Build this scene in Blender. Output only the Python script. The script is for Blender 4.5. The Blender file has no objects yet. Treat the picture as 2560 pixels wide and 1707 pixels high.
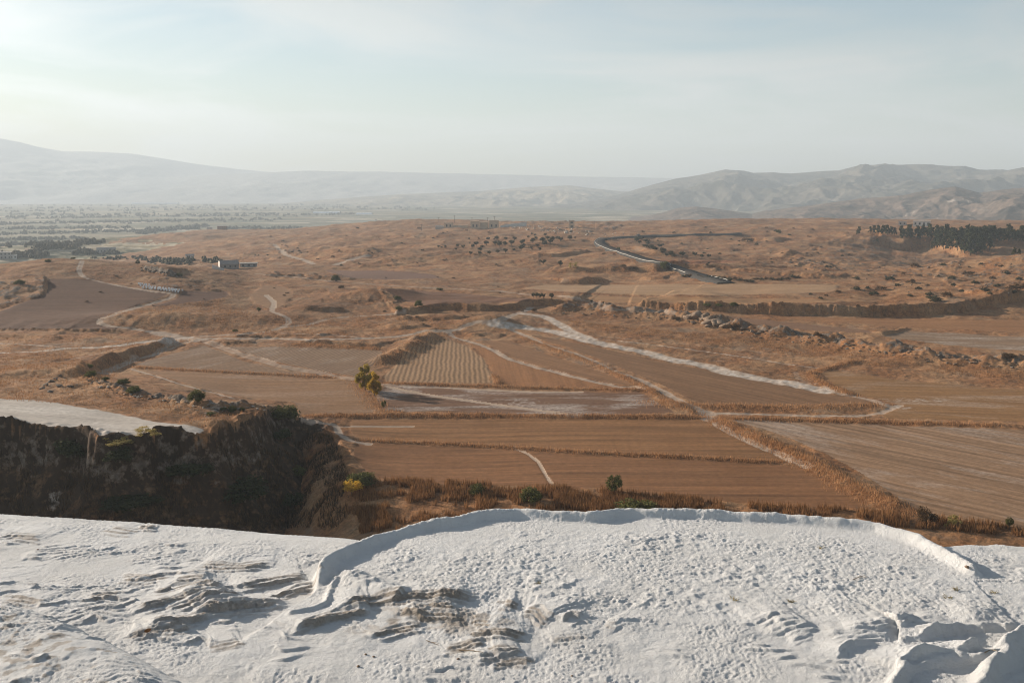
import bpy, math, random
import numpy as np

# ------------------------------------------------------------------ camera, sky, sun, exposure
SC = bpy.context.scene
COL = SC.collection
EYE = 46.0                      # eye height over the valley-side fields (m)
PITCH = math.radians(8.75)
FPX = 35.0 / 36.0 * 2560.0      # focal length in photo pixels
SUN_AZ = math.radians(-61.0)    # bearing of the sun from the view direction (+Y), negative = left
SUN_EL = math.radians(16.5)

cam_d = bpy.data.cameras.new("camera")
cam_d.lens = 35.0
cam_d.sensor_width = 36.0
cam_d.clip_start = 0.1
cam_d.clip_end = 90000.0
cam = bpy.data.objects.new("camera", cam_d)
cam.location = (0, 0, EYE)
cam.rotation_euler = (math.pi / 2 - PITCH, 0, 0)
COL.objects.link(cam)
SC.camera = cam

world = bpy.data.worlds.new("World")
SC.world = world
world.use_nodes = True
wn = world.node_tree.nodes
wl = world.node_tree.links
for n in list(wn):
    wn.remove(n)
w_out = wn.new("ShaderNodeOutputWorld")
w_bg = wn.new("ShaderNodeBackground")
w_bg.inputs["Strength"].default_value = 0.062
w_sky = wn.new("ShaderNodeTexSky")
w_sky.sky_type = 'NISHITA'
w_sky.sun_disc = False
w_sky.sun_elevation = SUN_EL
w_sky.sun_rotation = SUN_AZ
w_sky.altitude = 300
w_sky.air_density = 1.0
w_sky.dust_density = 1.0
w_sky.ozone_density = 1.0
# thin high cirrus veil: noise stretched across the dome, whitening the blue
w_tc = wn.new("ShaderNodeTexCoord")
w_map = wn.new("ShaderNodeMapping")
w_map.inputs["Rotation"].default_value = (0.25, 0.12, 0.5)
w_map.inputs["Scale"].default_value = (1.3, 4.5, 9.0)
w_noi = wn.new("ShaderNodeTexNoise")
w_noi.inputs["Scale"].default_value = 1.6
w_noi.inputs["Detail"].default_value = 7
w_noi.inputs["Roughness"].default_value = 0.55
w_noi.inputs["Distortion"].default_value = 0.9
w_rmp = wn.new("ShaderNodeMapRange")
w_rmp.inputs["From Min"].default_value = 0.42
w_rmp.inputs["From Max"].default_value = 0.64
w_rmp.inputs["To Min"].default_value = 0.0
w_rmp.inputs["To Max"].default_value = 0.85
w_hsv = wn.new("ShaderNodeHueSaturation")
w_hsv.inputs["Saturation"].default_value = 1.05
w_bw = wn.new("ShaderNodeRGBToBW")
w_add = wn.new("ShaderNodeMix")
w_add.data_type = 'RGBA'
w_cl = wn.new("ShaderNodeMix")
w_cl.data_type = 'RGBA'
w_cl.blend_type = 'MULTIPLY'
w_cl.inputs[0].default_value = 1.0
w_cl.inputs[7].default_value = (1.30, 1.36, 1.34, 1)
wl.new(w_tc.outputs["Generated"], w_map.inputs["Vector"])
wl.new(w_map.outputs[0], w_noi.inputs["Vector"])
wl.new(w_noi.outputs["Fac"], w_rmp.inputs["Value"])
w_tint = wn.new("ShaderNodeMix")
w_tint.data_type = 'RGBA'
w_tint.blend_type = 'MULTIPLY'
w_tint.inputs[0].default_value = 1.0
w_tint.inputs[7].default_value = (0.95, 1.015, 1.03, 1)
wl.new(w_sky.outputs[0], w_tint.inputs[6])
wl.new(w_tint.outputs[2], w_hsv.inputs["Color"])
wl.new(w_hsv.outputs[0], w_bw.inputs[0])
wl.new(w_bw.outputs[0], w_cl.inputs[6])
wl.new(w_rmp.outputs[0], w_add.inputs[0])
wl.new(w_hsv.outputs[0], w_add.inputs[6])
wl.new(w_cl.outputs[2], w_add.inputs[7])
wl.new(w_add.outputs[2], w_bg.inputs["Color"])
wl.new(w_bg.outputs[0], w_out.inputs["Surface"])

sun_d = bpy.data.lights.new("sun", 'SUN')
sun_d.energy = 5.0
sun_d.angle = math.radians(0.6)
sun_d.color = (1.0, 0.88, 0.74)
sun = bpy.data.objects.new("sun", sun_d)
TO_SUN = np.array([math.sin(SUN_AZ) * math.cos(SUN_EL), math.cos(SUN_AZ) * math.cos(SUN_EL), math.sin(SUN_EL)])
from mathutils import Vector
sun.rotation_euler = Vector(-TO_SUN).to_track_quat('-Z', 'Y').to_euler()
sun.location = (-300, 100, 400)
COL.objects.link(sun)

SC.view_settings.view_transform = 'Standard'
SC.view_settings.look = 'None'
SC.view_settings.gamma = 1.0
SC.view_settings.use_curve_mapping = False
SC.view_settings.exposure = 1.0
SC.render.engine = 'CYCLES'
SC.cycles.use_denoising = True
SC.cycles.filter_width = 1.1
SC.cycles.max_bounces = 5
SC.cycles.diffuse_bounces = 3
SC.cycles.volume_bounces = 0
SC.cycles.transparent_max_bounces = 6

# ------------------------------------------------------------------ helpers
rng = np.random.default_rng(7)
random.seed(7)
HAZE_DENSITY = 0.00015


def tag(o, label=None, cat=None, group=None, kind=None):
    if label:
        o["label"] = label
    if cat:
        o["category"] = cat
    if group:
        o["group"] = group
    if kind:
        o["kind"] = kind
    return o


def empty(name, loc=(0, 0, 0), rz=0.0, scale=1.0):
    o = bpy.data.objects.new(name, None)
    o.empty_display_size = 0.2
    o.location = loc
    o.rotation_euler = (0, 0, rz)
    o.scale = (scale,) * 3 if isinstance(scale, (int, float)) else scale
    COL.objects.link(o)
    return o


def link(name, me, mat=None, parent=None):
    o = bpy.data.objects.new(name, me)
    if mat is not None and not me.materials:
        me.materials.append(mat)
    COL.objects.link(o)
    if parent is not None:
        o.parent = parent
    return o


def np_mesh(name, verts, faces, smooth=True, mask=None, shade=None):
    """verts (N,3); faces (M,3) or (M,4) int arrays; mask (N,4) colour attribute; shade (N,) float attribute"""
    me = bpy.data.meshes.new(name)
    verts = np.asarray(verts, dtype=np.float32)
    faces = np.asarray(faces, dtype=np.int32)
    k = faces.shape[1]
    m = len(faces)
    me.vertices.add(len(verts))
    me.vertices.foreach_set("co", verts.ravel())
    me.loops.add(m * k)
    me.loops.foreach_set("vertex_index", faces.ravel())
    me.polygons.add(m)
    me.polygons.foreach_set("loop_start", np.arange(0, m * k, k, dtype=np.int32))
    me.polygons.foreach_set("loop_total", np.full(m, k, dtype=np.int32))
    me.update(calc_edges=True)
    if smooth:
        me.polygons.foreach_set("use_smooth", np.ones(m, dtype=bool))
    if mask is not None:
        at = me.attributes.new("mask", 'FLOAT_COLOR', 'POINT')
        at.data.foreach_set("color", np.asarray(mask, dtype=np.float32).ravel())
    if shade is not None:
        at = me.attributes.new("shade", 'FLOAT', 'POINT')
        at.data.foreach_set("value", np.asarray(shade, dtype=np.float32).ravel())
    me.update()
    return me


def sstep(a, b, x):
    t = np.clip((x - a) / (b - a), 0, 1)
    return t * t * (3 - 2 * t)


def _hash(ix, iy, seed):
    h = ix * np.uint32(374761393) + iy * np.uint32(668265263) + np.uint32((seed * 974711) & 0xFFFFFFFF)
    h = (h ^ (h >> np.uint32(13))) * np.uint32(1274126177)
    return (h ^ (h >> np.uint32(16))) & np.uint32(63)


_GA = np.arange(64) * (2 * math.pi / 64)
_GC = np.cos(_GA).astype(np.float32)
_GS = np.sin(_GA).astype(np.float32)


def pnoise(x, y, seed=0):
    """2-D gradient noise, about -0.7..0.7"""
    x = np.asarray(x, np.float32)
    y = np.asarray(y, np.float32)
    xf = np.floor(x)
    yf = np.floor(y)
    ix = xf.astype(np.int32).view(np.uint32)
    iy = yf.astype(np.int32).view(np.uint32)
    fx = x - xf
    fy = y - yf
    ux = fx * fx * fx * (fx * (fx * 6 - 15) + 10)
    uy = fy * fy * fy * (fy * (fy * 6 - 15) + 10)
    g = []
    for dy in (0, 1):
        for dx in (0, 1):
            k = _hash(ix + np.uint32(dx), iy + np.uint32(dy), seed)
            g.append(_GC[k] * (fx - dx) + _GS[k] * (fy - dy))
    a = g[0] + ux * (g[1] - g[0])
    b = g[2] + ux * (g[3] - g[2])
    return a + uy * (b - a)


def fbm(x, y, octaves=4, seed=0, gain=0.5, lac=2.03):
    s = 0
    a = 1.0
    for i in range(octaves):
        s = s + a * pnoise(x, y, seed + i * 17)
        x = x * lac + 13.1
        y = y * lac - 7.7
        a *= gain
    return s


def ridged(x, y, octaves=4, seed=0, gain=0.55):
    s = 0
    a = 1.0
    for i in range(octaves):
        s = s + a * (1 - 2.2 * np.abs(pnoise(x, y, seed + i * 31)))
        x = x * 2.07 + 3.3
        y = y * 2.07 + 9.1
        a *= gain
    return s


def pix(u, v):
    """photo pixel (2560x1707) -> azimuth, tangent of elevation"""
    u = np.asarray(u, float)
    v = np.asarray(v, float)
    a = u - 1280.0
    b = 853.5 - v
    dx = a
    dy = FPX * math.cos(PITCH) + b * math.sin(PITCH)
    dz = -FPX * math.sin(PITCH) + b * math.cos(PITCH)
    return np.arctan2(dx, dy), dz / np.hypot(dx, dy)


def plane_pt(u, v, z):
    th, t = pix(u, v)
    d = (z - EYE) / t
    return np.stack([d * np.sin(th), d * np.cos(th)], -1)


def dens(P, n):
    """resample a list of points evenly in the list's own space"""
    P = np.asarray(P, float)
    s = np.concatenate([[0], np.cumsum(np.hypot(*np.diff(P[:, :2], axis=0).T))])
    t = np.linspace(0, s[-1], n)
    return np.stack([np.interp(t, s, P[:, k]) for k in range(P.shape[1])], -1)


def poly_dist(P, X, Y, reach):
    """distance, side (+1 = left of direction), arclength fraction; only where within reach, else dist=inf"""
    P = np.asarray(P, float)
    D = np.full(X.shape, np.inf, dtype=np.float32)
    S = np.ones(X.shape, dtype=np.float32)
    T = np.zeros(X.shape, dtype=np.float32)
    lo = P.min(0) - reach
    hi = P.max(0) + reach
    base = np.flatnonzero((X > lo[0]) & (X < hi[0]) & (Y > lo[1]) & (Y < hi[1]))
    if len(base) == 0:
        return D, S, T
    bx = X.ravel()[base]
    by = Y.ravel()[base]
    d0 = np.full(len(base), np.inf, np.float32)
    s0 = np.ones(len(base), np.float32)
    t0 = np.zeros(len(base), np.float32)
    c0 = np.zeros(len(base), np.float32)
    seg = np.hypot(*np.diff(P, axis=0).T)
    cum = np.concatenate([[0], np.cumsum(seg)])
    tot = cum[-1]
    for i in range(len(P) - 1):
        a, b = P[i], P[i + 1]
        if seg[i] < 1e-6:
            continue
        m = (bx > min(a[0], b[0]) - reach) & (bx < max(a[0], b[0]) + reach) & (by > min(a[1], b[1]) - reach) & (by < max(a[1], b[1]) + reach)
        idx = np.flatnonzero(m)
        if len(idx) == 0:
            continue
        px = bx[idx] - np.float32(a[0])
        py = by[idx] - np.float32(a[1])
        ex, ey = ((b - a) / seg[i]).astype(np.float32)
        t = np.clip(px * ex + py * ey, 0, seg[i])
        d = np.hypot(px - t * ex, py - t * ey)
        cr = ex * py - ey * px
        better = (d < d0[idx] - 1e-4) | ((np.abs(d - d0[idx]) <= 1e-4) & (np.abs(cr) > c0[idx]))
        j = idx[better]
        c0[j] = np.abs(cr[better])
        d0[j] = d[better]
        s0[j] = np.sign(cr[better])
        t0[j] = (cum[i] + t[better]) / tot
    D.ravel()[base] = d0
    S.ravel()[base] = s0
    T.ravel()[base] = t0
    return D, S, T


def in_poly(P, X, Y):
    P = np.asarray(P, float)
    out = np.zeros(X.shape, dtype=bool)
    x0, y0 = P.min(0)
    x1, y1 = P.max(0)
    idx = np.flatnonzero((X >= x0) & (X <= x1) & (Y >= y0) & (Y <= y1))
    if len(idx) == 0:
        return out
    x = X.flat[idx]
    y = Y.flat[idx]
    c = np.zeros(len(idx), dtype=bool)
    n = len(P)
    for i in range(n):
        xa, ya = P[i]
        xb, yb = P[(i + 1) % n]
        if ya == yb:
            continue
        k = ((ya > y) != (yb > y)) & (x < (xb - xa) * (y - ya) / (yb - ya) + xa)
        c ^= k
    out.flat[idx[c]] = True
    return out


# ------------------------------------------------------------------ materials
def nodes_of(name):
    m = bpy.data.materials.new(name)
    m.use_nodes = True
    nt = m.node_tree
    for n in list(nt.nodes):
        nt.nodes.remove(n)
    out = nt.nodes.new("ShaderNodeOutputMaterial")
    bs = nt.nodes.new("ShaderNodeBsdfPrincipled")
    bs.inputs["Roughness"].default_value = 0.95
    bs.inputs["Specular IOR Level"].default_value = 0.12
    nt.links.new(bs.outputs[0], out.inputs["Surface"])
    return m, nt, bs, out


class NT:
    """small node-writing helper"""
    def __init__(self, nt):
        self.nt = nt

    def node(self, kind, **kw):
        n = self.nt.nodes.new(kind)
        for k, v in kw.items():
            setattr(n, k, v)
        return n

    def put(self, sock, val):
        if isinstance(val, bpy.types.NodeSocket):
            self.nt.links.new(val, sock)
        elif isinstance(val, (tuple, list)) and len(val) == 3 and sock.type == 'RGBA':
            sock.default_value = (*val, 1)
        else:
            sock.default_value = val

    def noise(self, vec, scale, detail=3, rough=0.55, dist=0.0):
        n = self.node("ShaderNodeTexNoise")
        self.put(n.inputs["Vector"], vec)
        n.inputs["Scale"].default_value = scale
        n.inputs["Detail"].default_value = detail
        n.inputs["Roughness"].default_value = rough
        n.inputs["Distortion"].default_value = dist
        return n.outputs["Fac"]

    def mapping(self, vec, scale=(1, 1, 1), rot=(0, 0, 0), loc=(0, 0, 0)):
        n = self.node("ShaderNodeMapping")
        self.put(n.inputs["Vector"], vec)
        n.inputs["Scale"].default_value = scale
        n.inputs["Rotation"].default_value = rot
        n.inputs["Location"].default_value = loc
        return n.outputs[0]

    def rng(self, val, a, b, c=0.0, d=1.0):
        n = self.node("ShaderNodeMapRange")
        self.put(n.inputs["Value"], val)
        n.inputs["From Min"].default_value = a
        n.inputs["From Max"].default_value = b
        n.inputs["To Min"].default_value = c
        n.inputs["To Max"].default_value = d
        return n.outputs[0]

    def math(self, op, a, b=0.0):
        n = self.node("ShaderNodeMath", operation=op)
        self.put(n.inputs[0], a)
        self.put(n.inputs[1], b)
        return n.outputs[0]

    def mix(self, fac, a, b, blend='MIX'):
        n = self.node("ShaderNodeMix", data_type='RGBA', blend_type=blend)
        self.put(n.inputs[0], fac)
        self.put(n.inputs[6], a)
        self.put(n.inputs[7], b)
        return n.outputs[2]

    def bump(self, height, strength, dist=1.0, normal=None):
        n = self.node("ShaderNodeBump")
        n.inputs["Strength"].default_value = strength
        n.inputs["Distance"].default_value = dist
        self.put(n.inputs["Height"], height)
        if normal is not None:
            self.put(n.inputs["Normal"], normal)
        return n.outputs[0]


DIRT = (0.38, 0.285, 0.215)
ROCK_A, ROCK_B = (0.23, 0.18, 0.14), (0.08, 0.06, 0.046)
GRASS_A, GRASS_B, GRASS_C = (0.325, 0.150, 0.062), (0.13, 0.062, 0.031), (0.405, 0.255, 0.14)
CALC = (0.62, 0.57, 0.51)


def ground_mat(name, a, b, angle=0.0, spacing=0.0, stripe=0.35, wob=1.0, streak=0.35, wild=False, bump=0.5, patch=0.0, patch_col=CALC):
    """dry land: two-tone noise, streaks and furrows along one direction; masks mix in dirt, rock, dry grass, white crust"""
    m, nt, bs, out = nodes_of(name)
    N = NT(nt)
    tc = N.node("ShaderNodeTexCoord")
    P = tc.outputs["Object"]
    big = N.noise(P, 0.018, 4, 0.6)
    mid = N.noise(P, 0.14, 5, 0.62)
    fine = N.noise(P, 1.1, 4, 0.7)
    along = N.mapping(P, (1, 1, 1), (0, 0, -angle))
    str_v = N.mapping(along, (0.02, 0.55, 0.3))
    stk = N.noise(str_v, 1.0, 5, 0.65)
    str_v2 = N.mapping(along, (0.05, 2.2, 0.3))
    stk2 = N.noise(str_v2, 1.0, 3, 0.6)
    f = N.math('ADD', N.rng(big, 0.3, 0.7, -0.25, 0.25), N.rng(mid, 0.25, 0.75, 0.15, 0.85))
    col = N.mix(f, a, b)
    h = fine
    if streak > 0:
        k = N.math('ADD', N.rng(stk, 0.25, 0.75, 1 - streak, 1 + streak), N.rng(stk2, 0.2, 0.8, -streak * 0.6, streak * 0.6))
        col = N.mix(1.0, col, k, 'MULTIPLY')
    if spacing > 0:
        wobn = N.noise(P, 0.12, 2, 0.5)
        sx = N.node("ShaderNodeSeparateXYZ")
        N.put(sx.inputs[0], along)
        ph = N.math('ADD', N.math('MULTIPLY', sx.outputs["Y"], 2 * math.pi / spacing), N.math('MULTIPLY', N.math('SUBTRACT', wobn, 0.5), 5.0 * wob))
        si = N.math('SINE', ph)
        amp = N.rng(N.noise(P, 0.35, 2), 0.3, 0.7, 0.5, 1.2)
        si = N.math('MULTIPLY', si, amp)
        col = N.mix(1.0, col, N.rng(si, -1, 1, 1 - stripe, 1 + stripe), 'MULTIPLY')
        h = N.math('ADD', h, N.math('MULTIPLY', si, 0.35))
    if patch > 0:
        pn = N.noise(N.mapping(along, (0.035, 0.12, 0.1)), 1.0, 6, 0.68, 0.6)
        pf = N.math('MULTIPLY', N.rng(pn, 0.50, 0.66), N.rng(fine, 0.35, 0.6, 0.35, 1.0))
        col = N.mix(N.math('MULTIPLY', pf, patch), col, patch_col)
    # clods and stubble
    col = N.mix(1.0, col, N.rng(fine, 0.28, 0.72, 0.78, 1.2), 'MULTIPLY')
    at = N.node("ShaderNodeAttribute", attribute_name="mask")
    sp = N.node("ShaderNodeSeparateColor")
    N.put(sp.inputs[0], at.outputs["Color"])
    jit = N.math('SUBTRACT', N.noise(P, 0.55, 4, 0.65), 0.5)
    # dry grass
    tuft = N.noise(P, 0.65, 6, 0.72, 0.3)
    gcol = N.mix(N.rng(tuft, 0.36, 0.62), GRASS_B, GRASS_A)
    gcol = N.mix(N.math('MULTIPLY', N.rng(N.noise(P, 0.07, 5, 0.65), 0.42, 0.66), 0.55), gcol, GRASS_C)
    gcol = N.mix(1.0, gcol, N.rng(N.noise(P, 0.012, 3, 0.5), 0.3, 0.7, 0.78, 1.2), 'MULTIPLY')
    gcol = N.mix(1.0, gcol, N.rng(N.noise(P, 2.2, 3, 0.7), 0.3, 0.7, 0.70, 1.25), 'MULTIPLY')
    scr = N.math('MULTIPLY', N.rng(N.noise(P, 0.33, 6, 0.75, 0.4), 0.55, 0.66), N.rng(N.noise(P, 0.03, 3, 0.6), 0.42, 0.60, 0.05, 0.8))
    gcol = N.mix(scr, gcol, (0.085, 0.062, 0.038))
    soil = N.math('MULTIPLY', N.rng(N.noise(P, 0.045, 6, 0.7, 0.7), 0.56, 0.66), 0.65)
    gcol = N.mix(soil, gcol, (0.24, 0.165, 0.11))
    gf = 1.0 if wild else N.rng(N.math('ADD', sp.outputs[2], N.math('MULTIPLY', jit, 0.9)), 0.35, 0.65)
    col = N.mix(gf, col, gcol)
    # rock
    rn = N.noise(P, 0.9, 6, 0.7, 0.5)
    rcol = N.mix(N.rng(rn, 0.36, 0.62), ROCK_B, ROCK_A)
    rf = N.rng(N.math('ADD', sp.outputs[1], N.math('MULTIPLY', jit, 1.5)), 0.42, 0.62)
    col = N.mix(rf, col, rcol)
    # dirt track
    df = N.rng(N.math('ADD', sp.outputs[0], N.math('MULTIPLY', jit, 0.4)), 0.30, 0.66)
    dcol = N.mix(1.0, DIRT, N.rng(N.noise(P, 0.8, 5, 0.65), 0.3, 0.7, 0.74, 1.15), 'MULTIPLY')
    col = N.mix(df, col, dcol)
    # white crust
    wf = N.rng(N.math('ADD', at.outputs["Alpha"], N.math('MULTIPLY', jit, 1.0)), 0.4, 0.75)
    col = N.mix(wf, col, N.mix(N.rng(fine, 0.3, 0.65), (0.50, 0.44, 0.38), CALC))
    N.put(bs.inputs["Base Color"], col)
    hh = N.math('ADD', N.math('MULTIPLY', h, 0.5), N.math('MULTIPLY', tuft, 0.8 if wild else 0.25))
    N.put(bs.inputs["Normal"], N.bump(hh, bump, 0.45 if wild else 0.12))
    return m


def plain_mat(name, a, b, scale=1.0, rough=0.9, bump=0.0, spec=0.15):
    m, nt, bs, out = nodes_of(name)
    N = NT(nt)
    tc = N.node("ShaderNodeTexCoord")
    n = N.noise(tc.outputs["Object"], scale, 5, 0.65)
    N.put(bs.inputs["Base Color"], N.mix(N.rng(n, 0.32, 0.68), a, b))
    bs.inputs["Roughness"].default_value = rough
    bs.inputs["Specular IOR Level"].default_value = spec
    if bump:
        N.put(bs.inputs["Normal"], N.bump(n, bump, 0.3))
    return m


def leaf_mat(name, a, b, trans=0.25):
    m, nt, bs, out = nodes_of(name)
    N = NT(nt)
    at = N.node("ShaderNodeAttribute", attribute_name="shade")
    oi = N.node("ShaderNodeObjectInfo")
    col = N.mix(at.outputs["Fac"], a, b)
    col = N.mix(1.0, col, N.rng(oi.outputs["Random"], 0, 1, 0.8, 1.2), 'MULTIPLY')
    N.put(bs.inputs["Base Color"], col)
    tr = N.node("ShaderNodeBsdfTranslucent")
    N.put(tr.inputs["Color"], col)
    mx = N.node("ShaderNodeMixShader")
    mx.inputs[0].default_value = trans
    nt.links.new(bs.outputs[0], mx.inputs[1])
    nt.links.new(tr.outputs[0], mx.inputs[2])
    nt.links.new(mx.outputs[0], out.inputs["Surface"])
    return m

# ------------------------------------------------------------------ terrain: base relief
# control points (photo column, photo row, height): the row and height give the distance on the ground
CP = []
for u_ in (-250, 300, 900, 1400, 1900, 2350, 2800):
    for v_ in (1330, 1230, 1140, 1050, 960, 890):
        if u_ < 800:
            continue
        CP.append((u_, v_, 0.0))
CP += [(u_, 835, 0.2) for u_ in (900, 1200, 1500)] + [(u_, 850, 0.4) for u_ in (1800, 2200, 2700)]
# left plateau behind the bluff
CP += [(-250, 1050, 9.5), (0, 1058, 9.0), (250, 1090, 8.4), (450, 1080, 8.0), (600, 1052, 6.8), (672, 1022, 4.6), (-250, 995, 8.5), (0, 1000, 8.0), (300, 1040, 7.8),
       (0, 940, 5.5), (130, 930, 5.5), (215, 945, 6.2), (350, 985, 7.0), (500, 1010, 7.0), (620, 1015, 5.8), (0, 885, 1.0), (150, 880, 1.2), (245, 938, 0.3),
       (325, 905, 0.0), (400, 935, 0.0), (600, 985, 0.0), (800, 1010, 0.0), (740, 1040, 1.2), (860, 1085, 0.2), (500, 880, 0.0), (700, 900, 0.0)]
# left hill with the ploughed field
CP += [(-250, 835, 0.0), (0, 835, 0.2), (300, 836, 0.4), (500, 845, 0.3), (-250, 760, 4.5), (0, 770, 4.0), (200, 760, 4.2), (430, 790, 2.0), (600, 790, 1.5), (-250, 665, 11.0),
       (0, 662, 11.5), (120, 650, 12.2), (210, 648, 12.5), (320, 652, 11.8), (420, 668, 9.5), (520, 672, 7.0), (620, 688, 3.5), (450, 720, 6.0), (600, 735, 3.2), (250, 700, 8.5), (750, 690, 1.2),
       (700, 740, 2.6), (800, 715, 3.0), (900, 735, 3.2), (950, 745, 1.5), (1000, 700, 0.8), (1100, 760, 1.8), (1250, 735, 1.6), (1300, 760, 1.5)]
CPD = []   # (u, distance, height): places hidden or far
CPD += [(u_, 560, 1.0) for u_ in (-250, 0, 200)] + [(u_, 700, -12.0) for u_ in (-250, 0, 200)] + [(u_, 950, -28.0) for u_ in (-250, 0, 150)]
CPD += [(400, 620, -4.0), (400, 760, -14.0), (250, 850, -24.0)]
CP += [(560, 668, -9.0), (650, 655, -9.0), (500, 655, -11.0), (640, 620, -12.0), (700, 640, -8.0), (500, 610, -18.0), (300, 640, -28.0), (100, 632, -31.0), (0, 640, -31.0), (250, 602, -31.0),
       (380, 590, -28.0), (500, 579, -26.0), (600, 577, -24.0), (700, 578, -20.0), (860, 564, -10.0), (900, 640, -1.0), (900, 600, -4.0), (900, 572, -6.0), (780, 655, -3.0), (800, 610, -6.0), (620, 595, -20.0),
       (1050, 553, -2.0), (1190, 557, -1.0), (1190, 567, -2.5), (1350, 564, 0.0), (1290, 600, 0.5), (1290, 640, 1.0), (1100, 640, 0.0), (1100, 600, -1.0), (1500, 567, 1.0), (1500, 600, 3.0), (1560, 635, 3.2),
       (1650, 660, 3.4), (1790, 703, 2.6), (1450, 665, 2.0), (1450, 690, 0.5), (1560, 700, 0.0), (1700, 555, 2.5), (1700, 590, 2.0), (1620, 605, -2.0), (1700, 630, -3.0), (1800, 645, -2.0), (1850, 600, 0.0), (1900, 650, 0.0),
       (1950, 556, 3.0), (1950, 590, 2.0), (2100, 575, 4.0), (2300, 575, 4.0), (2560, 568, 4.0), (2800, 568, 4.0), (2200, 590, 4.0), (2400, 598, 3.0), (2600, 600, 3.0), (2060, 600, 1.0), (2130, 625, -2.0),
       (2000, 640, -1.0), (2100, 662, -2.0), (2200, 660, -4.0), (2200, 640, -8.0), (2300, 635, -9.5), (2000, 690, 1.5), (2200, 700, 2.0), (2300, 680, 1.5), (2420, 652, 5.5), (2560, 640, 8.0), (2800, 632, 9.0), (2450, 690, 3.5), (2600, 700, 4.5),
       (1700, 745, 1.8), (2000, 745, 2.0), (2300, 745, 2.4), (2560, 735, 3.0), (2800, 735, 3.0), (1600, 720, 1.4), (1400, 725, 1.0), (1800, 725, 1.5), (2000, 790, 0.6), (2300, 800, 0.4), (2560, 800, 0.6), (2800, 800, 0.6), (1700, 790, 0.6)]
CPD += [(2480, 660, -8.0), (2560, 680, -13.0), (2560, 800, -12.0), (2800, 700, -13.0), (2800, 800, -12.0), (2440, 740, -12.0)]
for u_ in (-300, 0, 300):
    CPD += [(u_, 1250, -40.0), (u_, 2000, -60.0)]
for u_ in (500, 700):
    CPD += [(u_, 2100, -50.0), (u_, 1850, -36.0)]
for u_ in (1000, 1300, 1600):
    CPD += [(u_, 1800, -25.0), (u_, 2300, -52.0)]
for u_ in (1900, 2200, 2500, 2800):
    CPD += [(u_, 1500, 0.0), (u_, 1900, -16.0), (u_, 2400, -50.0)]


def cp_world(cp, cpd):
    a = np.array(cp, float)
    th, t = pix(a[:, 0], a[:, 1])
    d = (a[:, 2] - EYE) / t
    z = a[:, 2]
    if len(cpd):
        b = np.array(cpd, float)
        th2, _ = pix(b[:, 0], np.full(len(b), 600.0))
        th = np.concatenate([th, th2])
        d = np.concatenate([d, b[:, 1]])
        z = np.concatenate([z, b[:, 2]])
    return th, d, z


def rbf_fit(th, d, z, c=0.10):
    q = np.stack([th * 7.0, np.log(d) * 4.2], -1)
    r = np.sqrt(((q[:, None] - q[None]) ** 2).sum(-1) + c * c)
    n = len(q)
    A = np.zeros((n + 1, n + 1))
    A[:n, :n] = r + np.eye(n) * -0.02
    A[:n, n] = 1
    A[n, :n] = 1
    sol = np.linalg.solve(A, np.concatenate([z, [0]]))

    def f(TH, DD):
        o = np.full(TH.shape, sol[n])
        X = TH * 7.0
        Yv = np.log(DD) * 4.2
        for k in range(n):
            o += sol[k] * np.sqrt((X - q[k, 0]) ** 2 + (Yv - q[k, 1]) ** 2 + c * c)
        return o
    return f


back_f = rbf_fit(*cp_world(CP, CPD))
# the gully floor in front of the bluff
CPF = [(-300, 1300, -9.0), (0, 1300, -10), (300, 1300, -10.5), (600, 1310, -10.5), (800, 1300, -7.5), (-300, 1200, -7.0), (0, 1190, -6.5), (300, 1200, -8.0), (500, 1200, -8.5), (650, 1200, -8.0), (780, 1180, -5.5), (720, 1110, -5.0),
       (860, 1150, -2.5), (880, 1250, -2.5), (1000, 1290, -2.0), (1200, 1280, -1.5), (1600, 1260, -0.8), (2400, 1300, -0.5), (950, 1200, -1.0), (600, 1130, -5.0), (760, 1070, -1.0)]
front_f = rbf_fit(*cp_world(CPF, [(0, 60, -9.0), (800, 60, -9.0), (1600, 60, -6.0), (2500, 60, -4.0), (0, 110, -8), (800, 110, -7.5)]))

NC = 1000
TH0, TH1 = math.radians(-33.0), math.radians(33.0)
TH = np.linspace(TH0, TH1, NC)
rows = list(np.exp(np.arange(math.log(26.0), math.log(124.0), 0.035)))
rows += list(np.exp(np.arange(math.log(124.0), math.log(720.0), 0.0036)))
rows += list(np.exp(np.arange(math.log(720.0), math.log(2600.0), 0.0066)))
DR = np.array(rows)
NR = len(DR)
GTH, GD = np.meshgrid(TH, DR)
GX = (GD * np.sin(GTH)).astype(np.float32)
GY = (GD * np.cos(GTH)).astype(np.float32)


def coarse_eval(f):
    ct = np.linspace(TH0, TH1, 150)
    cr = np.exp(np.linspace(math.log(25.0), math.log(2610.0), 260))
    A, B = np.meshgrid(ct, cr)
    V = f(A, B)
    ft = (GTH - TH0) / (TH1 - TH0) * 149
    fr = (np.log(GD) - math.log(25.0)) / (math.log(2610.0) - math.log(25.0)) * 259
    i = np.clip(fr.astype(int), 0, 258)
    j = np.clip(ft.astype(int), 0, 148)
    a = fr - i
    b = ft - j
    return (V[i, j] * (1 - a) * (1 - b) + V[i + 1, j] * a * (1 - b) + V[i, j + 1] * (1 - a) * b + V[i + 1, j + 1] * a * b)


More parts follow.
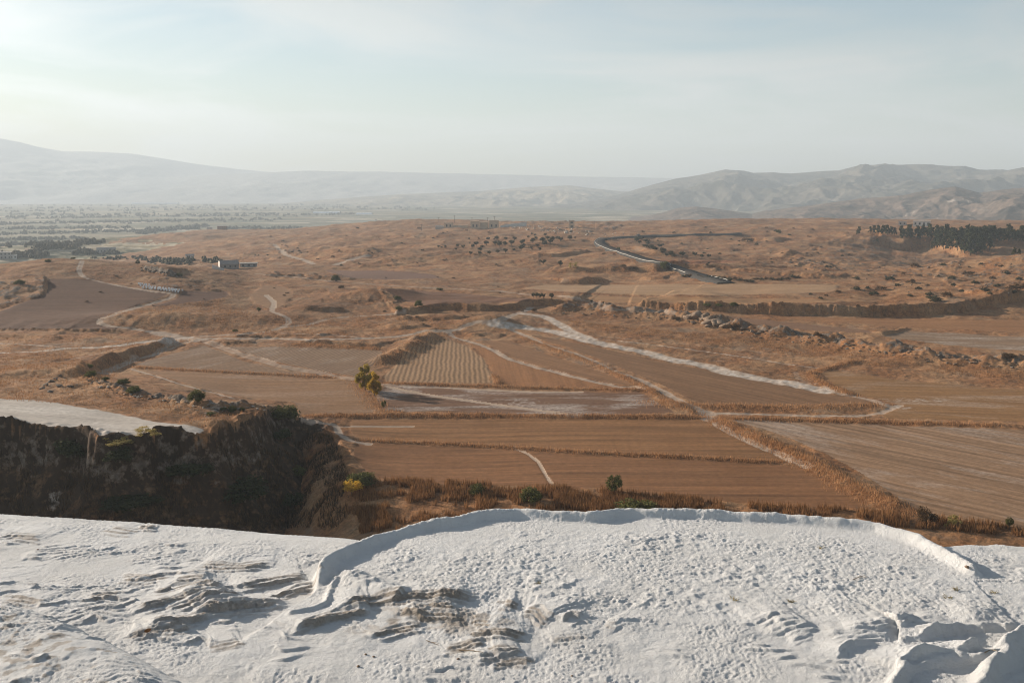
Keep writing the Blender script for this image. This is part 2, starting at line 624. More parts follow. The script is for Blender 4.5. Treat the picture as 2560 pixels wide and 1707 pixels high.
ZB = coarse_eval(back_f)
ZF = coarse_eval(front_f)
BLUFF = [(-300, 1052, 9.3), (0, 1058, 9.0), (110, 1065, 8.8), (200, 1070, 8.6), (232, 1083, 8.5), (250, 1094, 8.4), (330, 1093, 8.3), (360, 1084, 8.3), (430, 1079, 8.1), (470, 1088, 7.8), (515, 1083, 7.6), (560, 1066, 7.2), (620, 1050, 6.6),
         (650, 1040, 5.8), (672, 1022, 4.6), (720, 1030, 3.2), (790, 1052, 1.0), (850, 1085, 0.2), (872, 1130, 0.0), (886, 1180, -0.5), (930, 1212, -0.6), (1060, 1222, -0.6), (1300, 1230, -0.5), (1560, 1238, -0.4), (1900, 1262, -0.3), (2250, 1302, -0.2), (2800, 1325, 0.0)]
bl = np.array(BLUFF)
bl_w = plane_pt(bl[:, 0], bl[:, 1], bl[:, 2])
bl_w = dens(bl_w, 260)
jit = np.stack([fbm(np.arange(260) * 0.11, np.zeros(260), 3, 5), fbm(np.arange(260) * 0.11, np.ones(260) * 9, 3, 6)], -1)
bl_w = bl_w + jit * 1.1
near = GD < 330
D_, S_, T_ = poly_dist(bl_w[::2], np.where(near, GX, 1e6), np.where(near, GY, 1e6), 220)
sd = np.where(np.isfinite(D_), D_ * S_, 999)      # + behind the bluff edge, - in front
sfr = np.clip(-sd, 0, None)
sfr = np.clip(sfr + (sfr > 0) * fbm(GX / 3.5, GY / 3.5, 3, 92) * 1.2, 0, None)
prof = 0.24 * sstep(0.0, 1.6, sfr) + 0.10 * sstep(1.2, 2.4, sfr) + 0.66 * sstep(1.0, 12.0, sfr)
Z = ZB * (1 - prof) + ZF * prof
Z = Z + 0.9 * np.exp(-((sd - 0.8) / 1.6) ** 2) * (T_ < 0.38) * near * sstep(-0.25, 0.3, fbm(GX / 6, GY / 6, 3, 93))
Z = np.ascontiguousarray(np.where(near, Z, ZB)).astype(np.float32)
bluff_face = np.clip(1 - np.abs(sfr - 1.5) / 3.0, 0, 1) * (T_ < 0.42) * near * (sd < 0.4)

FLAT = np.zeros(GX.shape, np.float32)       # 1 = worked field (smooth)
MASK = np.zeros(GX.shape + (4,), np.float32)  # road, rock, grass, white
MASK[..., 2] = 1.0


def hit(u, v):
    """where the sight line of a photo pixel meets the ground: distance from the ground itself"""
    u = np.atleast_1d(np.asarray(u, float))
    v = np.atleast_1d(np.asarray(v, float))
    th, t = pix(u, v)
    jf = np.clip((th - TH0) / (TH1 - TH0) * (NC - 1), 0, NC - 1.001)
    j = jf.astype(int)
    w = jf - j
    out = np.zeros((len(u), 3))
    for k in range(len(u)):
        zc = Z[:, j[k]] * (1 - w[k]) + Z[:, j[k] + 1] * w[k]
        el = (zc - EYE) / DR
        m = np.flatnonzero((el >= t[k]) & (DR > 120.0))
        i = m[0] if len(m) else NR - 1
        if i > 0 and el[i] > t[k]:
            a = (t[k] - el[i - 1]) / (el[i] - el[i - 1])
            d = DR[i - 1] + (DR[i] - DR[i - 1]) * min(max(a, 0), 1)
        else:
            d = DR[i]
        z = np.interp(d, DR, zc)
        out[k] = (d * math.sin(th[k]), d * math.cos(th[k]), z)
    return out


def ground(x, y):
    """height of the finished ground at world points"""
    x = np.atleast_1d(np.asarray(x, float))
    y = np.atleast_1d(np.asarray(y, float))
    d = np.hypot(x, y)
    jf = np.clip((np.arctan2(x, y) - TH0) / (TH1 - TH0) * (NC - 1), 0, NC - 1.001)
    ri = np.clip(np.searchsorted(DR, d) - 1, 0, NR - 2)
    a = np.clip((d - DR[ri]) / (DR[ri + 1] - DR[ri]), 0, 1)
    j = jf.astype(int)
    b = jf - j
    return (Z[ri, j] * (1 - a) * (1 - b) + Z[ri + 1, j] * a * (1 - b) + Z[ri, j + 1] * (1 - a) * b + Z[ri + 1, j + 1] * a * b)


def px_line(P, n=None):
    P = np.asarray(P, float)
    if n is None:
        n = max(6, int(np.hypot(*np.diff(P[:, :2], axis=0).T).sum() / 7))
    Q = dens(P, n)
    return hit(Q[:, 0], Q[:, 1])


def px_poly(P):
    P = list(P) + [P[0]]
    Q = dens(P, max(30, int(np.hypot(*np.diff(np.array(P, float), axis=0).T).sum() / 12)))
    return hit(Q[:-1, 0], Q[:-1, 1])[:, :2]


def scarp(P, h, w, L, rock=0.0, jitter=0.8, taper=0.12):
    """a bank: foot along the line, far side raised"""
    W = px_line(P)[:, :2]
    k = len(W)
    W = W + np.stack([fbm(np.arange(k) * 0.4, np.full(k, h), 2, 40), fbm(np.arange(k) * 0.4, np.full(k, h + 5), 2, 41)], -1) * jitter
    D, S, T = poly_dist(W, GX, GY, L * 2.6)
    J = np.flatnonzero(np.isfinite(D))
    s = D.ravel()[J] * S.ravel()[J]
    T = T.ravel()[J]
    x = GX.ravel()[J]
    y = GY.ravel()[J]
    tp = sstep(0, taper, T) * sstep(0, taper, 1 - T)
    hh = h * tp * (0.8 + 0.5 * fbm(x / (h * 5), y / (h * 5), 2, 50))
    up = hh * sstep(0, w, s) * np.exp(-np.clip(s - w, 0, None) / L)
    if rock > 0:
        face = np.clip(1 - np.abs(s - w * 0.6) / (w * 1.1), 0, 1) * tp
        M = MASK.reshape(-1, 4)
        M[J, 1] = np.maximum(M[J, 1], face * rock)
        up = up + face * fbm(x / 1.9, y / 1.9, 3, 51) * h * 0.35
    Z.ravel()[J] += up


def ridge(P, h, w, rock=0.0, rough=0.25, taper=0.08, crag=0.0, cs=6.0):
    W = px_line(P)[:, :2]
    D, S, T = poly_dist(W, GX, GY, w * 3)
    J = np.flatnonzero(np.isfinite(D))
    d = D.ravel()[J]
    T = T.ravel()[J]
    x = GX.ravel()[J]
    y = GY.ravel()[J]
    g = np.exp(-(d / w) ** 2) * sstep(0, taper, T) * sstep(0, taper, 1 - T)
    up = g * h * (0.75 + rough * 2 * fbm(x / (w * 1.3), y / (w * 1.3), 3, 60))
    if crag:
        up = up + g * np.maximum(ridged(x / cs, y / cs, 4, 70), -0.3) * crag
    if rock > 0:
        M = MASK.reshape(-1, 4)
        M[J, 1] = np.maximum(M[J, 1], g * rock)
    Z.ravel()[J] += up


def mound(u, v, h, rx, ry=None):
    p = hit(u, v)[0]
    ry = ry or rx
    Z[...] += h * np.exp(-((GX - np.float32(p[0])) / rx) ** 2 - ((GY - np.float32(p[1])) / ry) ** 2)


# banks, terraces and small hills
scarp([(1560, 768), (1612, 771), (1716, 778), (1835, 783), (1940, 787), (2038, 790), (2247, 790), (2396, 784), (2455, 772), (2560, 760), (2750, 755)], 4.5, 2.0, 55, rock=0.3, taper=0.05)
scarp([(960, 788), (1040, 785), (1116, 779), (1205, 784), (1295, 778), (1340, 766), (1400, 762), (1470, 764)], 3.0, 3.0, 45, rock=0.0)
scarp([(1350, 679), (1478, 681), (1597, 681), (1660, 681)], 3.2, 2.5, 40)
scarp([(1345, 711), (1400, 713), (1460, 713), (1515, 709), (1560, 700)], 3.6, 7.0, 26, taper=0.35)
scarp([(1590, 699), (1625, 700), (1665, 698)], 2.4, 4.0, 14)
scarp([(228, 948), (262, 926), (300, 905), (350, 890), (420, 868), (470, 850)], 3.0, 3.0, 16, taper=0.08)
scarp([(-200, 831), (0, 831), (150, 832), (330, 835)], 1.0, 1.2, 12)
scarp([(-200, 845), (0, 846), (150, 850), (250, 858)], 0.8, 1.2, 10)
scarp([(560, 842), (700, 842), (840, 845)], 0.8, 1.2, 10)
scarp([(735, 861), (850, 866), (945, 872)], 1.1, 1.4, 12)
scarp([(500, 858), (560, 862), (640, 858)], 0.8, 1.2, 9)
scarp([(1315, 648), (1380, 647), (1440, 641), (1485, 633)], 2.6, 3.0, 25)
scarp([(345, 672), (385, 683), (420, 694), (458, 691)], 3.2, 2.0, 22, rock=0.9)
scarp([(2140, 606), (2202, 620), (2262, 634), (2324, 624), (2366, 636), (2410, 646)], 8.0, 6.0, 70, rock=0.35)
scarp([(1820, 603), (1880, 609), (1940, 610), (2020, 603)], 4.5, 10.0, 50, taper=0.3)
scarp([(1560, 625), (1620, 640), (1680, 645)], 3.0, 8.0, 25)
scarp([(1890, 640), (1950, 648), (2010, 648), (2070, 640)], 4.0, 14.0, 60, taper=0.35)
scarp([(655, 690), (760, 694), (840, 700)], 1.4, 1.5, 14)
scarp([(1300, 612), (1400, 610), (1480, 606)], 1.6, 3.0, 30)
scarp([(955, 647), (1080, 650), (1200, 655)], 1.5, 3.0, 25)
scarp([(900, 600), (1000, 598), (1120, 600)], 2.0, 5.0, 40)
scarp([(800, 672), (940, 670), (1010, 668)], 1.2, 2.0, 25)
scarp([(1640, 668), (1800, 676), (1960, 690), (2090, 697)], 2.2, 3.0, 25, rock=0.3)
scarp([(980, 802), (1080, 806), (1180, 800)], 1.4, 2.0, 14)
scarp([(930, 818), (1010, 824), (1080, 818)], 1.0, 2.0, 10)
scarp([(370, 598), (450, 608), (520, 604)], 6.0, 22.0, 45)
scarp([(700, 778), (800, 782), (880, 776)], 1.3, 2.0, 14)
mound(960, 742, 4.0, 18, 12)
mound(1225, 812, 3.2, 9, 7)
mound(1090, 832, 1.6, 8, 5)
mound(1000, 560, 3.0, 60)
mound(560, 800, 2.0, 28, 14)
mound(330, 800, 2.2, 26, 12)
mound(830, 645, 4, 40, 25)
mound(1170, 655, 3, 50, 20)
mound(2240, 905, 1.0, 30, 10)
ridge([(945, 912), (985, 893), (1030, 866), (1062, 845), (1090, 834)], 2.2, 3.4)
ridge([(1175, 842), (1215, 836), (1260, 838)], 1.0, 3.0)
ridge([(1790, 1048), (1870, 1085), (1960, 1122), (2040, 1165), (2130, 1215), (2230, 1262), (2290, 1290)], 1.0, 2.2)
ridge([(965, 958), (1100, 962), (1300, 969), (1550, 974), (1640, 975)], 0.55, 1.1)
ridge([(760, 1040), (900, 1040), (1200, 1040), (1450, 1042), (1770, 1043)], 0.7, 1.2)
ridge([(895, 1100), (1183, 1113), (1451, 1130), (1700, 1142), (1960, 1156)], 0.45, 0.9)
ridge([(1300, 842), (1390, 875), (1500, 915), (1600, 962), (1680, 1010), (1760, 1040)], 0.5, 1.4)
ridge([(1232, 938), (1250, 960)], 0.4, 1.0)
ridge([(2043, 930), (2020, 934), (2060, 960), (2140, 990)], 0.5, 1.5)
ridge([(1790, 1045), (1950, 1049), (2200, 1055), (2500, 1064), (2700, 1070)], 0.5, 1.2)
ridge([(2043, 929), (2090, 914), (2150, 900)], 0.5, 1.2)
ridge([(1600, 1005), (1760, 1014), (2000, 1018), (2200, 1012)], 0.35, 2.0)
ridge([(333, 918), (480, 926), (650, 934), (842, 945)], 0.4, 1.0)
ridge([(2195, 838), (2240, 830), (2270, 820)], 0.8, 1.0)
# stony ridge crossing the middle distance
ROCKY = [(1370, 775), (1450, 776), (1540, 783), (1600, 787), (1660, 793), (1720, 800), (1790, 812), (1850, 826), (1920, 838), (2000, 848), (2060, 858), (2150, 870), (2250, 884), (2350, 898), (2450, 908), (2580, 920), (2700, 928)]
ridge(ROCKY, 2.2, 6.0, rock=0.55, rough=0.55, taper=0.03, crag=0.55, cs=4.0)
# rim of broken stone on the left plateau
RIMLINE = [(205, 940), (230, 955), (290, 978), (350, 990), (430, 1003), (500, 1015), (560, 1022), (620, 1018), (665, 1022)]
ridge(RIMLINE, 0.8, 1.6, rock=0.6, rough=0.6, crag=0.4, cs=2.2)

# rough stony ground, by place
def rock_zone(P, strength, amp, scale):
    J = np.flatnonzero(in_poly(px_poly(P), GX, GY))
    x = GX.ravel()[J]
    y = GY.ravel()[J]
    n = ridged(x / scale, y / (scale * 0.8), 4, 80)
    keep = sstep(-0.1, 0.25, fbm(x / (scale * 2.5), y / (scale * 2.5), 2, 83) + 0.12)
    M = MASK.reshape(-1, 4)
    M[J, 1] = np.maximum(M[J, 1], sstep(0.75, 1.35, n) * strength * keep)
    Z.ravel()[J] += np.clip(n - 0.3, 0, None) * amp * keep


rock_zone([(2140, 590), (2250, 612), (2410, 650), (2380, 690), (2200, 690), (2040, 680), (1960, 660), (2040, 620)], 0.50, 0.64, 9.8)
rock_zone([(2380, 660), (2560, 640), (2700, 640), (2700, 740), (2420, 735), (2330, 690)], 0.50, 0.64, 7.7)
rock_zone([(-100, 700), (60, 690), (115, 690), (110, 740), (-100, 790)], 0.61, 0.50, 5.6)
rock_zone([(360, 690), (470, 700), (560, 712), (560, 728), (440, 726), (380, 712)], 0.47, 0.25, 4.2)
rock_zone([(680, 680), (860, 690), (900, 700), (820, 705), (700, 695)], 0.47, 0.40, 5.6)
rock_zone([(560, 640), (690, 610), (760, 640), (680, 655), (600, 655)], 0.47, 0.74, 11.2)
rock_zone([(1230, 560), (1400, 556), (1560, 570), (1500, 585), (1300, 585)], 0.54, 0.89, 9.8)
rock_zone([(700, 610), (900, 620), (1000, 650), (880, 660), (740, 645)], 0.34, 0.50, 9.8)
rock_zone([(900, 640), (1350, 625), (1350, 665), (1000, 670)], 0.31, 0.50, 11.2)
rock_zone([(1640, 655), (2050, 650), (2120, 690), (1900, 700)], 0.34, 0.50, 9.8)
rock_zone([(150, 925), (260, 960), (420, 1000), (640, 1010), (650, 1030), (500, 1040), (240, 985), (90, 965)], 0.41, 0.17, 2.1)
rock_zone([(820, 730), (960, 732), (1010, 750), (960, 765), (840, 755)], 0.31, 0.40, 5.6)
MASK[..., 1] = np.maximum(MASK[..., 1], bluff_face * 0.5)
Z = Z + bluff_face * ridged(GX / 2.5, GY / 2.5, 3, 90) * 0.5 + (sfr > 2) * near * (T_ < 0.42) * fbm(GX / 5, GY / 5, 4, 91) * 1.1

# ------------------------------------------------------------------ worked fields (photo outlines laid on the ground)
FIELDS = {
    # name: (outline, colour a, colour b, angle, furrow spacing, stripe, streak, patch, label)
    "ploughed_field": ([(-300, 800), (0, 777), (116, 732), (119, 696), (190, 696), (253, 705), (387, 729), (428, 735), (354, 760), (292, 781), (247, 800), (253, 812), (315, 824), (0, 827), (-300, 827)],
                       (0.105, 0.052, 0.030), (0.135, 0.070, 0.041), "a", 2.2, 0.16, 0.25, 0.0, "large dark ploughed field curving over the hill at the left edge"),
    "ploughed_patch": ([(440, 747), (458, 729), (571, 729), (574, 738), (550, 748), (446, 760), (366, 766)], (0.110, 0.053, 0.031), (0.142, 0.072, 0.043), "a", 2.0, 0.16, 0.25, 0.0, "small dark ploughed patch inside the bend of the winding track"),
    "furrowed_field": ([(335, 912), (509, 862), (612, 903), (727, 931), (872, 950), (650, 939), (421, 920)], (0.183, 0.106, 0.061), (0.220, 0.134, 0.076), "b", 1.3, 0.22, 0.2, 0.25, "furrowed wedge of field beside the curved road at left"),
    "combed_field": ([(556, 866), (700, 868), (957, 876), (947, 906), (905, 928), (896, 943), (800, 928), (690, 905)], (0.183, 0.110, 0.065), (0.226, 0.142, 0.085), "b2", 1.3, 0.28, 0.15, 0.2, "grey brown furrowed field behind the pair of yellow trees"),
    "rippled_field": ([(1018, 871), (1075, 849), (1125, 849), (1163, 863), (1206, 894), (1232, 944), (1240, 959), (963, 955), (957, 940), (988, 913)], (0.238, 0.140, 0.073), (0.291, 0.178, 0.099), "c", 1.25, 0.38, 0.08, 0.0, "field of pale wavy furrows in the centre, right of the yellow trees"),
    "stubble_wedge": ([(1167, 856), (1221, 875), (1297, 907), (1412, 940), (1550, 968), (1259, 963), (1236, 942), (1208, 893)], (0.242, 0.108, 0.043), (0.283, 0.137, 0.061), "c", 0, 0, 0.22, 0.0, "orange stubble wedge between wavy furrows and the curving track"),
    "fallow_strip": ([(1206, 852), (1270, 850), (1335, 874), (1451, 913), (1565, 951), (1610, 967), (1527, 960), (1412, 932), (1297, 902), (1236, 873)], (0.201, 0.100, 0.047), (0.244, 0.130, 0.065), "d", 0, 0, 0.3, 0.0, "narrow fallow strip between the two tracks running to lower right"),
    "long_brown_field": ([(1309, 833), (1374, 844), (1527, 875), (1660, 906), (1786, 927), (1955, 961), (2081, 986), (2165, 999), (2212, 1012), (2199, 1020), (2039, 1016), (1770, 1010), (1727, 1000), (1660, 965), (1527, 910), (1412, 866), (1350, 848)],
                         (0.168, 0.086, 0.041), (0.209, 0.114, 0.059), "d", 0, 0, 0.35, 0.0, "long brown field under the broad white track, right of centre"),
    "salt_streaked_field": ([(968, 962), (1297, 976), (1604, 982), (1692, 1032), (1458, 1037), (953, 1028), (938, 992)], (0.140, 0.071, 0.040), (0.177, 0.098, 0.059), "e", 0, 0, 0.35, 0.55, "field with white salty streaks and the long tree shadow"),
    "tan_field": ([(335, 927), (497, 932), (842, 950), (900, 958), (930, 990), (940, 1032), (748, 1037), (735, 1005), (582, 991), (383, 935)], (0.208, 0.110, 0.053), (0.257, 0.143, 0.074), "e", 0, 0, 0.2, 0.12, "plain tan field left of the yellow trees"),
    "wide_brown_field": ([(880, 1048), (1770, 1047), (1796, 1068), (1990, 1158), (1700, 1138), (1451, 1126), (1183, 1109), (896, 1096), (872, 1075)], (0.192, 0.091, 0.037), (0.237, 0.121, 0.055), "e", 0, 0, 0.45, 0.0, "wide brown field in the centre above the thin grass line"),
    "near_brown_field": ([(893, 1106), (1183, 1118), (1451, 1135), (1700, 1147), (1960, 1161), (2030, 1174), (2100, 1215), (2185, 1264), (2100, 1272), (1700, 1250), (1540, 1222), (1250, 1214), (1000, 1207), (930, 1192), (880, 1140)],
                         (0.188, 0.086, 0.036), (0.227, 0.112, 0.054), "e", 0, 0, 0.4, 0.0, "nearest brown field just beyond the reeds and white terrace"),
    "combed_pale_field": ([(1800, 1046), (1913, 1053), (2207, 1062), (2502, 1072), (2800, 1085), (2800, 1340), (2418, 1307), (2296, 1277), (2140, 1176), (2060, 1134), (1975, 1096), (1860, 1060)],
                          (0.213, 0.122, 0.068), (0.277, 0.170, 0.100), "f", 2.4, 0.12, 0.42, 0.3, "big pale field with slanting harrow lines at lower right"),
    "olive_tinged_field": ([(2050, 931), (2077, 926), (2292, 955), (2800, 990), (2800, 1062), (2207, 1045), (2205, 1037), (2248, 1012), (2165, 992), (2085, 962)], (0.214, 0.106, 0.041), (0.265, 0.145, 0.065), "g", 0, 0, 0.3, 0.2, "tan field with a curved left edge under the stony ridge"),
    "strip_field": ([(1786, 788), (1955, 803), (2170, 826), (2190, 836), (2050, 829), (1880, 810)], (0.183, 0.098, 0.056), (0.214, 0.121, 0.069), "g", 0, 0, 0.2, 0.0, "thin brown strip directly behind the stony ridge"),
    "grey_field": ([(2266, 827), (2800, 855), (2800, 895), (2376, 864), (2205, 842)], (0.201, 0.124, 0.074), (0.244, 0.159, 0.099), "g", 0, 0, 0.3, 0.4, "greyish field at the right edge behind the stony ridge"),
    "upper_strip_field": ([(1920, 793), (2800, 803), (2800, 842), (2266, 819), (2085, 806)], (0.242, 0.116, 0.053), (0.283, 0.145, 0.067), "g", 0, 0, 0.3, 0.0, "tan strip at the foot of the long dark bank, right side"),
    "pale_far_field": ([(1300, 720), (1359, 713), (1523, 711), (1940, 711), (2100, 713), (2080, 731), (1850, 738), (1640, 737), (1430, 731)], (0.307, 0.180, 0.094), (0.347, 0.214, 0.118), "g", 0, 0, 0.18, 0.1, "palest long field below the asphalt road"),
    "tan_far_field": ([(1389, 736), (1657, 742), (1940, 746), (2200, 752), (1940, 760), (1523, 756)], (0.273, 0.145, 0.066), (0.308, 0.171, 0.083), "g", 0, 0, 0.2, 0.0, "tan field on top of the long dark bank"),
    "umber_field": ([(945, 719), (1086, 730), (1250, 741), (1390, 752), (1300, 756), (1205, 758), (1086, 768), (1005, 752)], (0.147, 0.071, 0.038), (0.175, 0.088, 0.051), "e", 0, 0, 0.2, 0.0, "umber field above the dark curved bank in the centre"),
    "mauve_field": ([(807, 675), (938, 676), (1086, 686), (1104, 696), (997, 699), (872, 695), (833, 684)], (0.151, 0.081, 0.053), (0.174, 0.096, 0.064), "e", 0, 0, 0.12, 0.0, "mauve brown ploughed field in the middle distance left of centre"),
    "terracotta_field": ([(1640, 650), (1889, 653), (1886, 658), (1690, 664), (1650, 657)], (0.246, 0.100, 0.045), (0.280, 0.122, 0.057), "e", 0, 0, 0.12, 0.0, "small terracotta field right of the asphalt road"),
    "curved_tan_field": ([(622, 735), (660, 712), (715, 718), (735, 738), (700, 768), (676, 774), (632, 755)], (0.226, 0.121, 0.060), (0.257, 0.143, 0.074), "b", 2.6, 0.08, 0.2, 0.0, "tan field with curved wheel marks on the left hill"),
    "bare_plateau": ([(-300, 982), (0, 996), (115, 1003), (230, 1022), (344, 1045), (459, 1062), (515, 1074), (490, 1087), (430, 1079), (345, 1090), (250, 1094), (215, 1074), (0, 1058), (-300, 1052)], (0.378, 0.325, 0.275), (0.454, 0.397, 0.342), "g", 0, 0, 0.15, 0.5, "bare whitish plateau on top of the shaded bluff at left"),
}
ANG = {"a": 0.28, "b": 0.9, "b2": 1.25, "c": 1.62, "d": -0.95, "e": -0.02, "f": -0.83, "g": -0.12}
CLASS = np.zeros(GX.shape, np.int16)
fnames = list(FIELDS)
for k, nme in enumerate(fnames):
    c = in_poly(px_poly(FIELDS[nme][0]), GX, GY)
    CLASS[c & (CLASS == 0)] = k + 1
inf = CLASS > 0
FLAT = inf.astype(np.float32)
# soften the flag so that relief fades in beyond the field edge
for _ in range(3):
    FLAT = (FLAT + np.roll(FLAT, 1, 0) + np.roll(FLAT, -1, 0) + np.roll(FLAT, 1, 1) + np.roll(FLAT, -1, 1)) / 5
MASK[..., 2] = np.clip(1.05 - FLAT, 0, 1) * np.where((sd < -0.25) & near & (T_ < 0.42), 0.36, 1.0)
rough = 1 - FLAT * 0.92
Z = Z + rough * (fbm(GX / 42, GY / 42, 3, 100) * (1.5 * sstep(200, 420, GD) + 0.9 * sstep(480, 800, GD)) + fbm(GX / 9, GY / 9, 3, 101) * 0.45 + fbm(GX / 2.6, GY / 2.6, 3, 102) * 0.20)
Z = Z + (1 - FLAT) * sstep(500, 800, GD) * ridged(GX / 60, GY / 45, 4, 104) * 1.5
Z = Z + FLAT * fbm(GX / 2.5, GY / 2.5, 2, 103) * 0.02
# distant ground runs down to the valley floor
kk = sstep(2050, 2600, GD)
Z = Z * (1 - kk) + (-60.0) * kk

# ------------------------------------------------------------------ tracks and roads
ROADS = [  # outline pixels, width m, strength, twin wheel marks
    ([(245, 943), (268, 928), (325, 903), (383, 886), (440, 863), (490, 850), (515, 846)], 4.6, 0.9, 0),
    ([(480, 846), (560, 846), (640, 846), (759, 848), (893, 847), (982, 842), (1030, 836), (1057, 828), (1086, 827), (1116, 827), (1146, 823), (1176, 809), (1200, 804), (1235, 804), (1265, 793), (1310, 778), (1330, 769)], 4.0, 0.85, 0.25),
    ([(1235, 808), (1314, 818), (1374, 827), (1419, 836), (1472, 851), (1523, 863), (1597, 878), (1660, 893), (1744, 910), (1828, 932), (1913, 948), (1997, 961), (2060, 976)], 8.6, 1.0, 0),
    ([(2040, 972), (2123, 988), (2186, 1001), (2224, 1014)], 3.2, 0.7, 0.2),
    ([(1310, 784), (1359, 790), (1383, 801), (1407, 815), (1430, 830), (1478, 848)], 6.0, 0.95, 0),
    ([(1250, 812), (1300, 833), (1344, 854), (1389, 869), (1451, 888), (1527, 921), (1604, 951), (1661, 980), (1702, 1003), (1757, 1026), (1772, 1037)], 3.2, 0.85, 0.35),
    ([(1772, 1037), (1799, 1066), (1849, 1092), (1913, 1121), (1976, 1146), (2022, 1165)], 3.0, 0.75, 0.2),
    ([(1765, 1030), (1778, 1050)], 6.5, 0.8, 0),
    ([(1782, 1033), (1913, 1035), (2039, 1039), (2144, 1039), (2199, 1033), (2228, 1022), (2245, 1014)], 3.2, 0.72, 0),
    ([(1118, 829), (1137, 844), (1167, 852), (1206, 863), (1240, 879), (1278, 900), (1336, 917), (1412, 936), (1489, 955), (1546, 967), (1619, 970)], 2.8, 0.85, 0.3),
    ([(205, 652), (196, 676), (208, 693), (253, 705), (312, 717), (387, 729), (434, 733), (430, 744), (357, 765), (298, 781), (253, 798), (247, 807), (268, 814), (327, 821), (387, 830), (440, 838)], 3.6, 0.8, 0.3),
    ([(395, 832), (440, 842), (490, 848)], 9.0, 0.72, 0),
    ([(-250, 884), (0, 882), (89, 879), (167, 870), (238, 868), (298, 863), (342, 856), (387, 851), (440, 846), (476, 843)], 4.4, 1.0, 0),
    ([(-250, 855), (0, 858), (74, 861), (164, 869)], 2.6, 0.85, 0),
    ([(0, 917), (90, 912), (170, 900), (240, 884), (300, 868)], 2.0, 0.55, 0),
    ([(505, 848), (555, 869), (612, 888), (689, 911), (765, 926), (842, 941), (900, 949)], 5.2, 0.62, 0.25),
    ([(329, 922), (383, 938), (459, 962), (536, 982), (582, 995)], 1.8, 0.75, 0),
    ([(476, 842), (536, 839), (625, 833), (670, 829), (705, 818), (723, 806), (720, 795), (699, 786), (679, 777), (685, 756), (664, 738)], 3.4, 0.75, 0.2),
    ([(705, 818), (774, 811), (807, 800), (833, 795), (893, 790), (967, 786), (1012, 778)], 3.2, 0.7, 0.2),
    ([(705, 833), (789, 835), (848, 838), (908, 844)], 2.4, 0.65, 0),
    ([(1478, 838), (1567, 847), (1686, 857), (1805, 869), (1940, 884)], 1.7, 0.55, 0),
    ([(1493, 846), (1597, 857), (1716, 872), (1805, 884), (1900, 898), (1955, 908), (2039, 919)], 1.9, 0.75, 0),
    ([(2039, 919), (2077, 914), (2140, 900)], 1.6, 0.5, 0),
    ([(1990, 930), (1993, 945), (2020, 958)], 3.0, 0.45, 0),
    ([(760, 1050), (800, 1055), (838, 1062), (850, 1085), (877, 1101), (920, 1110)], 2.6, 0.8, 0),
    ([(857, 1066), (920, 1066), (1030, 1067)], 1.4, 0.9, 0),
    ([(1240, 725), (1314, 735), (1404, 741), (1478, 753), (1526, 762), (1502, 770), (1597, 777), (1686, 781)], 4.0, 0.55, 0),
    ([(685, 610), (700, 625), (720, 640), (759, 649), (783, 660)], 7.0, 0.75, 0),
    ([(839, 662), (878, 649), (920, 638)], 9.0, 0.7, 0),
    ([(640, 684), (730, 692), (830, 703), (878, 706), (938, 711), (997, 715), (1086, 720), (1205, 724), (1340, 738)], 4.5, 0.6, 0),
    ([(965, 966), (1010, 977), (1100, 992), (1250, 1013), (1350, 1027), (1450, 1040)], 2.4, 0.75, 0),
    ([(1285, 1120), (1320, 1135), (1345, 1155), (1360, 1180), (1380, 1213)], 1.0, 0.62, 0),
    ([(880, 1290), (888, 1312), (880, 1330)], 1.6, 0.36, 0),
        ([(960, 960), (1100, 968), (1297, 979), (1450, 980)], 3.2, 0.62, 0),
    ([(325, 603), (345, 610), (420, 612)], 7, 0.5, 0),
    ([(60, 625), (85, 617), (140, 612)], 10, 0.6, 0),
    ([(190, 625), (250, 628), (290, 632)], 8, 0.6, 0),
]
ROADM = np.zeros(GX.shape, np.float32)
for P, w, st, tw in ROADS:
    w = w * 0.68
    W = px_line(P)[:, :2]
    D, S, T = poly_dist(W, GX, GY, w * 1.5)
    J = np.flatnonzero(np.isfinite(D))
    d = D.ravel()[J]
    d = d + fbm(GX.ravel()[J] / 5, GY.ravel()[J] / 5, 2, 120) * w * (0.05 if st >= 0.95 else 0.12)
    m = (1 - sstep(w * 0.26, w * 0.70, d)) * st * (1.0 if st >= 0.95 else 0.9)
    if tw:
        m = m * (1 - tw * np.exp(-(d / (w * 0.13)) ** 2))
    R = ROADM.ravel()
    R[J] = np.maximum(R[J], m)
    if st >= 0.95:
        M = MASK.reshape(-1, 4)
        M[J, 3] = np.maximum(M[J, 3], m * 0.52)
MASK[..., 0] = ROADM
Z = Z - ROADM * 0.12
# white crust: foot of the travertine in the shaded gully, salt by the track
for cu, cv, rr, st in ((135, 1252, 3.0, 0.46),):
    p = hit(cu, cv)[0]
    MASK[..., 3] = np.maximum(MASK[..., 3], st * np.exp(-((GX - p[0]) / rr) ** 2 - ((GY - p[1]) / (rr * 0.6)) ** 2))
for cu, cv, wu, wv in ((540, 1012, 50, 10), (2290, 1000, 150, 8), (1300, 1005, 90, 12), (2000, 960, 60, 6), (2250, 1020, 60, 7)):
    p = hit(cu, cv)[0]
    a = hit(cu + wu, cv)[0]
    b = hit(cu, cv - wv)[0]
    rx = abs(a[0] - p[0]) + 1
    ry = abs(b[1] - p[1]) + 1
    MASK[..., 3] = np.maximum(MASK[..., 3], 0.45 * np.exp(-((GX - p[0]) / rx) ** 2 - ((GY - p[1]) / ry) ** 2))
MASK[..., 3] *= (MASK[..., 1] < 0.9)

